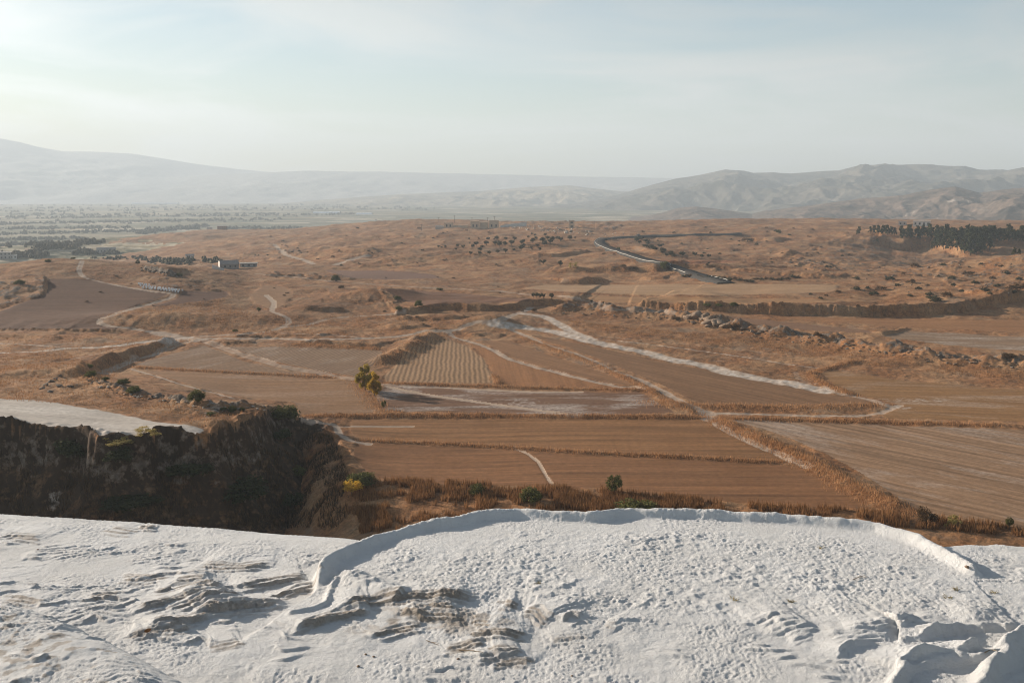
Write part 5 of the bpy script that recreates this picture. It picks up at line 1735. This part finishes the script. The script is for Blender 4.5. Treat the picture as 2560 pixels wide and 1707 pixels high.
rk = dens(np.array(ROCKY[:-1], float), 150)
for k, (u_, v_) in enumerate(rk):
    for _ in range(1 if k % 2 else 2):
        rock(u_ + random.uniform(-9, 9), v_ + random.uniform(-9, 10), random.uniform(0.45, 1.3) ** 1.4, "grey broken boulder on the long stony ridge", "boulders of the long stony ridge", random.choice(("grey_rock", "grey_rock", "tan_rock")), 0.6)
for (u_, v_, s_) in ((1724, 797, 5.6), (1744, 794, 6.2), (1760, 797, 5.6), (1773, 804, 6.0), (1784, 810, 5.6), (1793, 814, 5.0), (1803, 811, 5.0), (1814, 818, 4.6), (1733, 808, 2.6), (1768, 818, 2.8), (1822, 820, 2.8), (1830, 826, 2.4), (1855, 824, 2.6), (1880, 830, 2.4), (1900, 832, 2.2)):
    rock(u_, v_, s_, "big tan block of the undercut rock on the stony ridge", "blocks of the undercut rock", "tan_rock", 0.95)
for (u_, v_) in dens(np.array(RIMLINE, float), 56):
    rock(u_ + random.uniform(-6, 6), v_ + random.uniform(-5, 6), random.uniform(0.35, 0.95), "pale broken stone along the rim of the left plateau", "stones on the rim of the left plateau", random.choice(("pale_rock", "grey_rock")), 0.8, "stone")
for (u_, v_, s_, lb) in ((105, 972, 1.0, "lowest boulder of the chain on the grass slope at left"), (116, 964, 1.2, "second boulder of the chain on the grass slope at left"), (127, 956, 1.3, "middle boulder of the chain on the grass slope at left"), (139, 948, 1.0, "fourth boulder of the chain on the grass slope at left"),
                       (150, 941, 0.9, "topmost boulder of the chain on the grass slope at left"), (149, 967, 1.5, "flat dark boulder right of the boulder chain"), (175, 968, 1.3, "square boulder farthest right of the boulder chain"), (126, 980, 0.9, "flat stone below the boulder chain")):
    rock(u_, v_, s_ * 1.3, lb, "boulders on the grass slope at left", "grey_rock", 0.9)
for k in range(26):
    t = random.random()
    rock(350 + 105 * t, 674 + 17 * t + random.uniform(-4, 4), random.uniform(0.8, 2.2), "boulder of the small outcrop on the left hill", "boulders of the outcrop on the left hill", "grey_rock")
for k in range(70):
    u_ = random.uniform(1280, 1420) if k < 52 else random.uniform(1420, 1560)
    rock(u_, 560 + 0.09 * (u_ - 1280) + random.uniform(0, 12), random.uniform(1.0, 3.2), "pale stone block in the ruins on the far hilltop", "stone blocks of the hilltop ruins", "pale_rock", 1.2, "stone_block")
for k in range(40):
    u_ = random.uniform(2150, 2560)
    rock(u_, random.uniform(655, 740), random.uniform(0.6, 1.8), "grey boulder on the rough hillside at right", "boulders on the hillside at right", "grey_rock")

# ------------------------------------------------------------------ dry grass and reeds (nobody could count them)
def blades(name, P, h, w, mat, label, lean=0.25, seed=0):
    r = np.random.default_rng(seed)
    n = len(P)
    a = r.uniform(0, 2 * math.pi, n)
    side = np.stack([np.cos(a), np.sin(a), np.zeros(n)], -1)
    ln = r.normal(size=(n, 2)) * lean
    H = h * r.uniform(0.55, 1.25, n)
    top = P + np.stack([ln[:, 0] * H, ln[:, 1] * H, H], -1)
    W = (w * r.uniform(0.6, 1.4, n))[:, None]
    base = P - np.array([0, 0, 0.08])
    V = np.stack([base - side * W * 0.5, base + side * W * 0.5, top], 1).reshape(-1, 3)
    sh = np.repeat(r.uniform(0, 1, n), 3)
    o = link(name, np_mesh(name, V, np.arange(n * 3).reshape(-1, 3), False, None, sh), mat)
    tag(o, label, "grass", kind="stuff")


def scatter_line(P, n, spread):
    Q = px_line(P)
    s = np.concatenate([[0], np.cumsum(np.hypot(*np.diff(Q[:, :2], axis=0).T))])
    t = rng.uniform(0, s[-1], n)
    x = np.interp(t, s, Q[:, 0]) + rng.normal(size=n) * spread
    y = np.interp(t, s, Q[:, 1]) + rng.normal(size=n) * spread
    return np.stack([x, y, ground(x, y)], -1)


def scatter_poly(P, n, clump=0.6, thr=-0.05):
    W = px_poly(P)
    lo, hi = W.min(0), W.max(0)
    out = []
    tot = 0
    while tot < n:
        x = rng.uniform(lo[0], hi[0], n)
        y = rng.uniform(lo[1], hi[1], n)
        k = in_poly(W, x, y) & (fbm(x / 5, y / 5, 3, 500) > thr)
        out.append(np.stack([x[k], y[k]], -1))
        tot += k.sum()
        if len(out) > 40:
            break
    q = np.concatenate(out)[:n]
    return np.stack([q[:, 0], q[:, 1], ground(q[:, 0], q[:, 1])], -1)


reedP = np.concatenate([scatter_poly([(885, 1205), (1000, 1200), (1250, 1212), (1540, 1226), (1700, 1250), (2100, 1272), (2290, 1290), (2600, 1322), (2600, 1345), (2250, 1318), (1900, 1300), (1500, 1300), (1200, 1300), (960, 1335), (870, 1330), (860, 1250)], 15000, thr=0.0),
                        scatter_poly([(1000, 1205), (1130, 1206), (1150, 1235), (990, 1240)], 2600, thr=-0.3), scatter_poly([(1370, 1218), (1540, 1232), (1700, 1252), (1680, 1285), (1400, 1275)], 6000, thr=-0.4),
                        scatter_poly([(890, 1270), (960, 1270), (980, 1320), (900, 1335)], 2500, thr=-0.4), scatter_poly([(1660, 1238), (1760, 1252), (1760, 1272), (1660, 1270)], 1500, thr=-0.4)])
blades("dry_reeds", reedP, 1.0, 0.13, REED, "tall rusty dry reeds between the white terrace and the brown fields", 0.16, 1)
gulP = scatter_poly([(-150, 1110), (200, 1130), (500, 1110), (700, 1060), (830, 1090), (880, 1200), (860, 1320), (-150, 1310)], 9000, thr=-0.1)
blades("gully_grass", gulP, 0.8, 0.12, SHADE_GRASS, "dry grass, colour darkened for shade, on the slope of the gully", 0.2, 2)
lines = [([(1790, 1048), (1870, 1085), (1960, 1122), (2040, 1165), (2130, 1215), (2230, 1262), (2290, 1290)], 6000, 1.3), ([(965, 958), (1100, 962), (1300, 969), (1550, 974), (1640, 975)], 2200, 0.55), ([(760, 1040), (900, 1040), (1200, 1040), (1450, 1042), (1770, 1043)], 4200, 0.6),
         ([(895, 1100), (1183, 1113), (1451, 1130), (1700, 1142), (1960, 1156)], 2800, 0.45), ([(1300, 842), (1390, 875), (1500, 915), (1600, 962), (1680, 1010), (1760, 1040)], 3000, 0.8), ([(945, 912), (985, 893), (1030, 866), (1062, 845), (1090, 834)], 2200, 2.4),
         ([(1790, 1045), (1950, 1049), (2200, 1055), (2500, 1064)], 2600, 0.6), ([(333, 918), (480, 926), (650, 934), (842, 945)], 1800, 0.6), ([(2043, 929), (2020, 934), (2060, 960), (2140, 990)], 1400, 0.8), ([(890, 950), (920, 985), (945, 1020), (1000, 1035)], 1500, 1.4),
         ([(1600, 1005), (1760, 1014), (2000, 1018), (2200, 1012)], 2600, 1.4), ([(1232, 938), (1250, 960)], 300, 0.6), ([(2043, 929), (2090, 914), (2150, 900)], 700, 0.6), ([(735, 861), (850, 866), (945, 872)], 1500, 1.2), ([(228, 948), (300, 905), (420, 868), (470, 850)], 3000, 1.8)]
lp = np.concatenate([scatter_line(P, n, s) for P, n, s in lines])
blades("margin_grass", lp, 0.55, 0.10, TUFT, "strips of dry grass along the field margins", 0.3, 3)
wild = np.concatenate([scatter_poly([(-150, 900), (170, 880), (260, 960), (520, 1025), (650, 1030), (520, 1070), (230, 1015), (-150, 990)], 9000, thr=-0.15), scatter_poly([(1420, 800), (1700, 830), (2040, 860), (2560, 930), (2600, 960), (2100, 905), (1700, 852), (1450, 820)], 9000, thr=-0.1),
                       scatter_poly([(-150, 838), (420, 840), (330, 870), (150, 900), (-150, 900)], 5000, thr=-0.05), scatter_poly([(520, 790), (1200, 790), (1180, 820), (900, 838), (520, 838)], 6000, thr=-0.05), scatter_poly([(240, 790), (560, 745), (640, 790), (440, 830), (280, 815)], 5000, thr=-0.05)])
blades("hillside_grass", wild, 0.42, 0.13, TUFT, "tufts of dry orange grass on the slopes", 0.4, 4)

# tree belts of the valley floor: one far mass
def far_woods(name, bands, label, seed):
    r = np.random.default_rng(seed)
    V, F, S = [], [], []
    n0 = 0
    an = np.arange(5) * 2 * math.pi / 5
    oct_ = np.concatenate([np.stack([np.cos(an) * 0.8, np.sin(an) * 0.8, np.zeros(5)], -1), np.stack([np.cos(an + 0.6), np.sin(an + 0.6), np.full(5, 0.5)], -1), np.stack([np.cos(an) * 0.6, np.sin(an) * 0.6, np.full(5, 0.88)], -1), [(0, 0, 1.0)]])
    of = []
    for k in range(5):
        k2 = (k + 1) % 5
        for b in (0, 5):
            of += [(b + k, b + k2, b + 5 + k), (b + k2, b + 5 + k2, b + 5 + k)]
        of.append((10 + k, 10 + k2, 15))
    for (u0, v0, u1, v1, n, sp, hm) in bands:
        t = r.uniform(0, 1, n)
        u = u0 + (u1 - u0) * t + r.normal(size=n) * 4
        v = v0 + (v1 - v0) * t + r.normal(size=n) * sp
        th, tt = pix(u, np.maximum(v, 492))
        for k in range(n):
            d = (-61.0 - EYE) / tt[k]
            if d < 2500:
                p = hit(u[k], v[k])[0]
            else:
                p = (d * math.sin(th[k]), d * math.cos(th[k]), -62.0 - 40 * float(sstep(4000, 14000, d)))
            h = hm * r.uniform(0.5, 1.3)
            for c in range(3):
                w = h * r.uniform(0.25, 0.5)
                q = oct_ * np.array([w, w, h * r.uniform(0.55, 1.0)]) + r.normal(size=(16, 3)) * h * 0.07
                V.append(q + np.array(p) + np.array([r.normal() * h * 0.4, r.normal() * h * 0.4, -0.5]))
                F += [(a + n0, b + n0, c2 + n0) for a, b, c2 in of]
                S += [r.uniform()] * 16
                n0 += 16
    o = link(name, np_mesh(name, np.concatenate(V), np.array(F), False, None, np.array(S)), FARGREEN)
    tag(o, label, "woods", kind="stuff")


far_woods("valley_tree_belts", [(-60, 562, 700, 549, 300, 2.0, 8), (-60, 573, 330, 570, 150, 1.5, 8), (-60, 588, 380, 577, 200, 1.8, 7), (-60, 600, 220, 597, 120, 1.5, 6), (-60, 616, 250, 607, 170, 2.2, 6), (0, 546, 900, 536, 200, 1.5, 9), (0, 537, 700, 535, 110, 1.2, 9), (360, 582, 520, 565, 160, 2.2, 9), (560, 572, 760, 574, 120, 1.5, 9), (0, 528, 1100, 522, 150, 1.5, 11), (0, 519, 1000, 517, 90, 1.2, 11),
                                (90, 622, 190, 618, 90, 2, 6), (0, 640, 110, 640, 70, 3, 6), (190, 632, 290, 634, 60, 2, 5), (230, 645, 560, 655, 90, 3, 3), (380, 655, 480, 655, 50, 3, 3), (940, 552, 1130, 555, 60, 2, 4), (0, 510, 1300, 512, 90, 1.2, 12)],
          "hazy belts of trees and scrub crossing the valley floor", 9)
far_woods("far_hill_woods", [(1960, 570, 2700, 568, 260, 3, 6), (1500, 563, 1900, 560, 90, 2, 4)], "low hazy trees behind the plateau and pine grove", 10)

# ------------------------------------------------------------------ buildings and other built things
BRICKM = plain_mat("bare_brick", (0.28, 0.15, 0.10), (0.36, 0.21, 0.14), 1.5)
CONC = plain_mat("bare_concrete", (0.34, 0.31, 0.28), (0.44, 0.41, 0.37), 0.9)
WHITEW = plain_mat("white_plaster", (0.52, 0.49, 0.45), (0.62, 0.59, 0.55), 0.7)
SANDST = plain_mat("sandstone_wall", (0.46, 0.34, 0.23), (0.56, 0.43, 0.31), 0.6)
ROOFM = plain_mat("grey_roof", (0.22, 0.19, 0.17), (0.32, 0.28, 0.25), 1.0)
GLASSM = plain_mat("dark_glass", (0.03, 0.035, 0.04), (0.06, 0.065, 0.07), 1.0, 0.2, 0, 0.5)
GREENH = plain_mat("greenhouse_cover", (0.74, 0.75, 0.76), (0.82, 0.83, 0.84), 0.05, 0.5)
WOODM = plain_mat("weathered_wood", (0.10, 0.075, 0.055), (0.17, 0.13, 0.10), 3.0)
DARKM = plain_mat("dark_car_paint", (0.025, 0.027, 0.03), (0.035, 0.037, 0.04), 2.0, 0.3, 0, 0.5)
TYRE = plain_mat("tyre_rubber", (0.02, 0.02, 0.02), (0.03, 0.03, 0.03), 5.0)


def at_px(u, v):
    return hit(u, v)[0]


def face_cam(p):
    return -math.atan2(p[0], p[1])


def block_house(name, u, v, w, d, h, storeys, wall, label, roof="flat", cols=4, turn=0.0):
    p = at_px(u, v)
    e = empty(name, tuple(p), face_cam(p) + turn)
    MB().box(-w / 2, w / 2, 0, d, -1.5, h).build("wall", wall, e)
    if roof == "flat":
        MB().box(-w / 2 - 0.4, w / 2 + 0.4, -0.4, d + 0.4, h, h + 0.35).build("roof", CONC, e)
    else:
        MB().gable(-w / 2, w / 2, 0, d, h + 0.2, h + d * 0.28).build("roof", ROOFM, e)
    sh = h / storeys
    for s in range(storeys):
        for c in range(cols):
            x = -w / 2 + w * (c + 0.5) / cols
            ww = w / cols * 0.42
            z0 = s * sh + sh * 0.32
            win = MB().box(x - ww / 2, x + ww / 2, -0.06, 0.05, z0, z0 + sh * 0.42).build("window", GLASSM, e)
            MB().box(x - ww / 2 - 0.12, x + ww / 2 + 0.12, -0.16, -0.003, z0 - 0.18, z0 - 0.03).build("sill", CONC, win)
        if s:
            MB().box(-w / 2 - 0.06, w / 2 + 0.06, -0.10, d + 0.06, s * sh - 0.12, s * sh + 0.12).build("floor_slab", CONC, e)
    tag(e, label, "building")
    return e


block_house("unfinished_house", 524, 573, 14, 10, 10, 3, BRICKM, "unfinished brick house of three storeys on the far left ridge", cols=4)
block_house("low_house", 556, 574, 16, 9, 5.5, 2, BRICKM, "lower brick house right of the three storey house", cols=5)
block_house("grey_house", 14, 648, 12, 10, 7.5, 2, CONC, "grey flat roofed house at the left edge of the valley", cols=3)
block_house("white_house", 34, 648, 7, 7, 4.5, 1, WHITEW, "small white house right of the grey flat roofed house", cols=2)
block_house("farm_barn", 266, 632, 22, 8, 4.2, 1, CONC, "long low barn beyond the left hill", roof="gable", cols=6)
block_house("white_cottage", 475, 648, 7, 5, 3, 1, WHITEW, "tiny white cottage in the dark orchard left of centre", roof="gable", cols=2)
block_house("pale_block", 2304, 566, 16, 10, 5, 1, WHITEW, "white low building behind the pine grove", cols=4)
block_house("pale_hut", 2256, 564, 8, 6, 4, 1, CONC, "small hut left of the white building behind the pines", cols=2)
# white-gabled farmhouse with shed and yard wall
p = at_px(575, 672)
e = empty("farmhouse", tuple(p), face_cam(p) + 0.12)
MB().box(-5.2, 5.2, 0, 7, -1, 2.6).build("wall", ROOFM, e)
MB().gable(-5.2, 5.2, 0, 7, 2.8, 5.0).build("roof", ROOFM, e)
MB().box(-5.9, -5.5, -0.6, 7.4, -1, 4.4, 0.05).build("gable_wall", WHITEW, e)
for x in (-2.8, 0.2, 3.2):
    w_ = MB().box(x - 0.5, x + 0.5, -0.05, 0.04, 0.9, 2.0).build("window", GLASSM, e)
    MB().box(x - 0.6, x + 0.6, -0.14, -0.003, 0.74, 0.88).build("sill", CONC, w_)
tag(e, "farmhouse with a white gable wall in the hollow left of centre", "house")
p = at_px(545, 674)
m = MB()
m.v = [(-3.2, 0, -0.8), (3.2, 0, -0.8), (3.2, 0, 0.5), (-3.2, 0, 2.4), (-3.2, 0.35, -0.8), (3.2, 0.35, -0.8), (3.2, 0.35, 0.5), (-3.2, 0.35, 2.4)]
m.f = [(0, 1, 2, 3), (5, 4, 7, 6), (3, 2, 6, 7), (0, 3, 7, 4), (1, 5, 6, 2), (0, 4, 5, 1)]
o = m.build("yard_wall", WHITEW)
o.location = tuple(p)
o.rotation_euler = (0, 0, face_cam(p) - 0.5)
tag(o, "sloping white yard wall left of the farmhouse", "wall")
block_house("stone_shed", 622, 668, 10, 5, 2.2, 1, CONC, "grey stone shed right of the farmhouse", cols=3)
# hilltop stone compound
p = at_px(1172, 571)
e = empty("stone_compound", tuple(p), face_cam(p))
MB().box(-28, -18, 2, 12, -2, 6.5).build("block", SANDST, e)
MB().box(-17.7, -1, 4, 12, -2, 3.2).build("wing", SANDST, e)
MB().box(2, 12, 0, 10, -2, 8).build("tower", SANDST, e)
MB().box(12.3, 22, 3, 12, -2, 7).build("hall", SANDST, e)
MB().box(23, 34, 1, 11, -2, 9).build("gatehouse", SANDST, e)
MB().box(-38, -28.5, 5, 13, -2, 3).build("shed", CONC, e)
for x in (-25, -21, 5, 9, 26, 31):
    MB().box(x - 0.8, x + 0.8, -0.1 + (2 if x < 0 else (0 if x < 20 else 1)), 0.1 + (2 if x < 0 else (0 if x < 20 else 1)), 1.5, 4.2).build("window", GLASSM, e)
m = MB()
m.v = [(36, 3, -2), (66, 6, -2), (66, 6, 7.0), (36, 3, 3.0), (36, 4, -2), (66, 7, -2), (66, 7, 7.0), (36, 4, 3.0)]
m.f = [(0, 1, 2, 3), (5, 4, 7, 6), (3, 2, 6, 7), (0, 3, 7, 4), (1, 5, 6, 2), (0, 4, 5, 1)]
m.build("retaining_wall", WHITEW, e)
tag(e, "sandstone building complex on the far hilltop in the centre", "building")
block_house("ruined_tower", 1429, 571, 6, 5, 8, 2, SANDST, "lone ruined stone tower on the far hilltop", cols=1)

# long white greenhouses on the valley floor
def greenhouse(u0, u1, v, label, z=-62.0, n=3):
    th, t = pix([u0, u1], [v, v])
    d = (z - EYE) / t
    a = np.array([d[0] * math.sin(th[0]), d[0] * math.cos(th[0])])
    b = np.array([d[1] * math.sin(th[1]), d[1] * math.cos(th[1])])
    L = np.linalg.norm(b - a)
    e = empty("greenhouse", (a[0], a[1], z - 2), math.atan2(b[1] - a[1], b[0] - a[0]))
    for k in range(n):
        m = MB()
        q = 26.0
        for x in (L * k / n + 0.5, L * (k + 1) / n - 0.5):
            for s in range(7):
                an = math.pi * s / 6
                m.v.append((x, q * 0.5 - q * 0.5 * math.cos(an), 3.0 + 6.5 * math.sin(an)))
        for s in range(6):
            m.f.append((s, s + 1, 8 + s, 7 + s))
        m.build("span", GREENH, e, True)
        MB().box(L * k / n + 0.5, L * (k + 1) / n - 0.5, 0.1, q - 0.1, -3, 3.0).build("side_wall", GREENH, e)
    tag(e, label, "greenhouse")


greenhouse(328, 445, 509, "long white greenhouse roof shining in the valley at left", n=4, z=-70)
greenhouse(782, 850, 534, "white greenhouse strip in the valley left of centre", n=2)
greenhouse(890, 930, 537, "short white greenhouse right of the other strip", n=1)
greenhouse(50, 140, 477.5, "faint far greenhouse strip near the left edge", z=-100, n=2)

# power poles on the skyline
def pole(u, v, hpx, label):
    p = at_px(u, v)
    H = hpx * math.hypot(p[0], p[1]) / FPX
    e = empty("power_pole", tuple(p), face_cam(p))
    MB().tube([(0, 0, -1), (0, 0, H)], [0.32, 0.2], 6).build("mast", WOODM, e)
    MB().box(-1.6, 1.6, -0.12, 0.12, H * 0.86, H * 0.89).build("cross_arm", WOODM, e)
    MB().box(-1.1, 1.1, -0.1, 0.1, H * 0.95, H * 0.97).build("cross_arm", WOODM, e)
    tag(e, label, "pole", "power poles on the skyline")


for u_, v_, h_, lb in ((1136, 557, 18, "power pole above the hilltop stone buildings"), (1180, 556, 12, "short power pole right of the hilltop stone buildings"), (1219, 557, 13, "left power pole of the two on the bare skyline"), (1236, 558, 17, "right power pole of the two on the bare skyline"), (1097, 556, 12, "power pole left of the hilltop stone buildings"), (1485, 574, 20, "power pole right of the ruined tower"), (1054, 577, 16, "power pole on the slope left of the hilltop")):
    pole(u_, v_, h_, lb)

# car on the asphalt road
i_car = int(np.argmin(np.abs(rp[:, 0] / rp[:, 1] - math.tan(float(pix(1599, 591)[0])))+ (np.arange(len(rp)) < i_bend) * 9))
e = empty("car", (rp[i_car, 0], rp[i_car, 1], rp[i_car, 2]), math.atan2(tan[i_car, 1], tan[i_car, 0]))
MB().box(-2.2, 2.2, -0.9, 0.9, 0.35, 1.05, 0.06).build("body", DARKM, e)
MB().box(-1.6, 1.1, -0.82, 0.82, 1.05, 1.65, 0.22).build("cabin", DARKM, e)
for x in (-1.35, 1.35):
    for y in (-0.92, 0.72):
        MB().tube([(x, y, 0.34), (x, y + 0.2, 0.34)], [0.34, 0.34], 10).build("wheel", TYRE, e)
for y in (-0.84, 0.81):
    MB().box(-1.2, 0.7, y, y + 0.03, 1.16, 1.5).build("window", GLASSM, e)
tag(e, "dark car driving on the far stretch of the asphalt road", "car")

def nth(k):
    return "%d%s" % (k, "th" if 10 <= k % 100 <= 20 else {1: "st", 2: "nd", 3: "rd"}.get(k % 10, "th"))


# beehives in rows beside the winding track
hive = MB().box(-0.26, 0.26, -0.22, 0.22, 0.12, 0.62).box(-0.3, 0.3, -0.26, 0.26, 0.625, 0.72).box(-0.24, -0.16, -0.2, 0.2, -0.1, 0.118).box(0.16, 0.24, -0.2, 0.2, -0.1, 0.118).mesh("beehive", plain_mat("hive_white", (0.66, 0.67, 0.68), (0.76, 0.77, 0.78), 2.0, 0.6))
for (u0, v0, u1, v1, n, rown) in ((346, 711, 372, 714, 6, "short rear row on the left hill"), (352, 716, 440, 726, 15, "long middle row on the left hill"), (380, 722, 456, 728, 12, "hive row reaching farthest right"), (358, 721, 446, 731, 13, "front row by the winding track")):
    for k in range(n):
        t = (k + random.uniform(-0.2, 0.2)) / (n - 1)
        p = at_px(u0 + (u1 - u0) * t, v0 + (v1 - v0) * t)
        o = link("beehive", hive)
        o.location = (p[0], p[1], p[2] + 0.02)
        o.rotation_euler = (0, 0, random.uniform(-0.3, 0.3))
        o.scale = (1.0,) * 3
        tag(o, "white beehive, %s from the left in the %s" % (nth(k + 1), rown), "beehive", "beehives on the left hill")

# ------------------------------------------------------------------ litter on the white terrace
LEAFD = plain_mat("dead_leaf", (0.24, 0.11, 0.045), (0.36, 0.18, 0.08), 30)
TWIG = plain_mat("dry_twig", (0.20, 0.14, 0.09), (0.34, 0.26, 0.18), 20)
p = thit(367, 1582)
m = MB()
n = 9
for k in range(n):
    t = k / (n - 1)
    wd = 0.034 * math.sin(math.pi * min(1, t * 0.96 + 0.03)) ** 0.8
    for s in (-1, 0, 1):
        m.v.append((t * 0.085 - 0.04, s * wd, 0.012 + 0.035 * t * t + (0.018 if s else 0.0)))
for k in range(n - 1):
    for s in (0, 1):
        a = k * 3 + s
        m.f.append((a, a + 1, a + 4, a + 3))
o = m.build("dead_leaf", LEAFD, None, True)
o.location = tuple(p)
o.rotation_euler = (0.5, 0.1, 0.4)
tag(o, "single curled brown leaf on the white crust at lower left", "leaf")


def twig(pts, r0, label):
    m = MB()
    w = [thit(u, v) + np.array([0, 0, 0.012]) for u, v in pts]
    m.tube(w, list(np.linspace(r0, r0 * 0.4, len(w))), 6)
    mid_ = w[len(w) // 2]
    m.tube([mid_, mid_ + np.array([0.05, -0.03, 0.015]), mid_ + np.array([0.10, -0.08, 0.02])], [r0 * 0.6, r0 * 0.4, r0 * 0.2], 5)
    tag(m.build("twig", TWIG, None, True), label, "twig")


twig([(1148, 1627), (1175, 1630), (1208, 1634)], 0.008, "pale dry twig lying below the brown stained steps")
twig([(1064, 1604), (1078, 1608), (1094, 1614)], 0.006, "short twig left of the pale dry twig")
twig([(2132, 1450), (2146, 1445), (2160, 1440)], 0.007, "curved twig on the lumpy basin floor")
twig([(2460, 1634), (2475, 1625), (2490, 1630)], 0.007, "dry twig in the shallow basin at lower right")
PEB = [rock_mesh("pebble", 70 + k, plain_mat("brown_pebble%d" % k, (0.14, 0.10, 0.07), (0.28, 0.20, 0.14), 15)) for k in range(2)]
for u_, v_, s_, lb in ((1145, 1648, 0.03, "dark pebble under the pale dry twig"), (896, 1668, 0.03, "brown pebble on the flat crust, bottom left of centre"), (933, 1642, 0.025, "small pebble left of the short twig"), (914, 1636, 0.025, "tiny pebble above the flat crust left of centre"), (95, 1374, 0.025, "lone pebble far left on the smooth crust"), (2415, 1418, 0.06, "pinkish stone by the corner of the basin rim at right"), (1428, 1690, 0.02, "small dark pebble at the bottom edge")):
    p = thit(u_, v_)
    o = link("pebble", PEB[int(u_) % 2])
    o.location = tuple(p + np.array([0, 0, s_ * 0.3]))
    o.scale = (s_,) * 3
    tag(o, lb, "pebble")


def weed(u, v, n, h, label, seed):
    r = np.random.default_rng(seed)
    p = thit(u, v)
    m = MB()
    for k in range(n):
        a = r.uniform(0, 6.28)
        q = r.uniform(0.02, 0.09)
        hh = h * r.uniform(0.5, 1.1)
        b0 = np.array([r.normal() * 0.025, r.normal() * 0.025, -0.01])
        m.tube([b0, b0 + np.array([q * 0.5 * math.cos(a), q * 0.5 * math.sin(a), hh * 0.7]), b0 + np.array([q * math.cos(a), q * math.sin(a), hh])], [0.004, 0.003, 0.001], 3)
    o = m.build("weed_tuft", STRAW)
    o.location = tuple(p)
    tag(o, label, "weed")


for k, (u_, v_, lb) in enumerate(((2388, 1474, "straw weed tuft on the basin floor, upper of the three at right"), (2482, 1482, "largest straw weed tuft on the basin floor at right"), (2370, 1495, "straw weed tuft, lower left of the three at right"), (1977, 1504, "weed tuft in the middle of the basin floor"), (1835, 1498, "weed tuft left of the middle of the basin floor"), (2050, 1370, "pale weed under the inner rim of the basin"), (1345, 1458, "reddish dry weed on the basin floor left of centre"))):
    weed(u_, v_, 16, 0.045, lb, 80 + k)

# ------------------------------------------------------------------ tell the members of countable groups apart by their order
ORDER = {"pines of the grove at right": "dark pine of the grove at right, %s counted from the left", "olive trees of the orchard": "dark round olive tree of the hill orchard, %s counted from the left",
         "shrubs on the hillside at right": "low dusty shrub on the orange hillside at right, %s from the left", "trees of the roadside thicket": "dark tree of the thicket below the road bend, %s from the left",
         "trees beside the pale farm road": "small tree beside the pale farm road in the centre, %s from the left", "trees above the terracotta field": "round tree above the terracotta field, %s from the left",
         "blocks of the undercut rock": "big tan block of the undercut rock on the ridge, %s from the left", "shrubs of the hedge line by the asphalt road": "brown shrub of the hedge line right of the asphalt road, %s from the left"}
for g, pat in ORDER.items():
    mem = [o for o in COL.objects if o.get("group") == g and o.parent is None]
    mem.sort(key=lambda o: o.location.x / o.location.y)
    for k, o in enumerate(mem):
        o["label"] = pat % nth(k + 1)
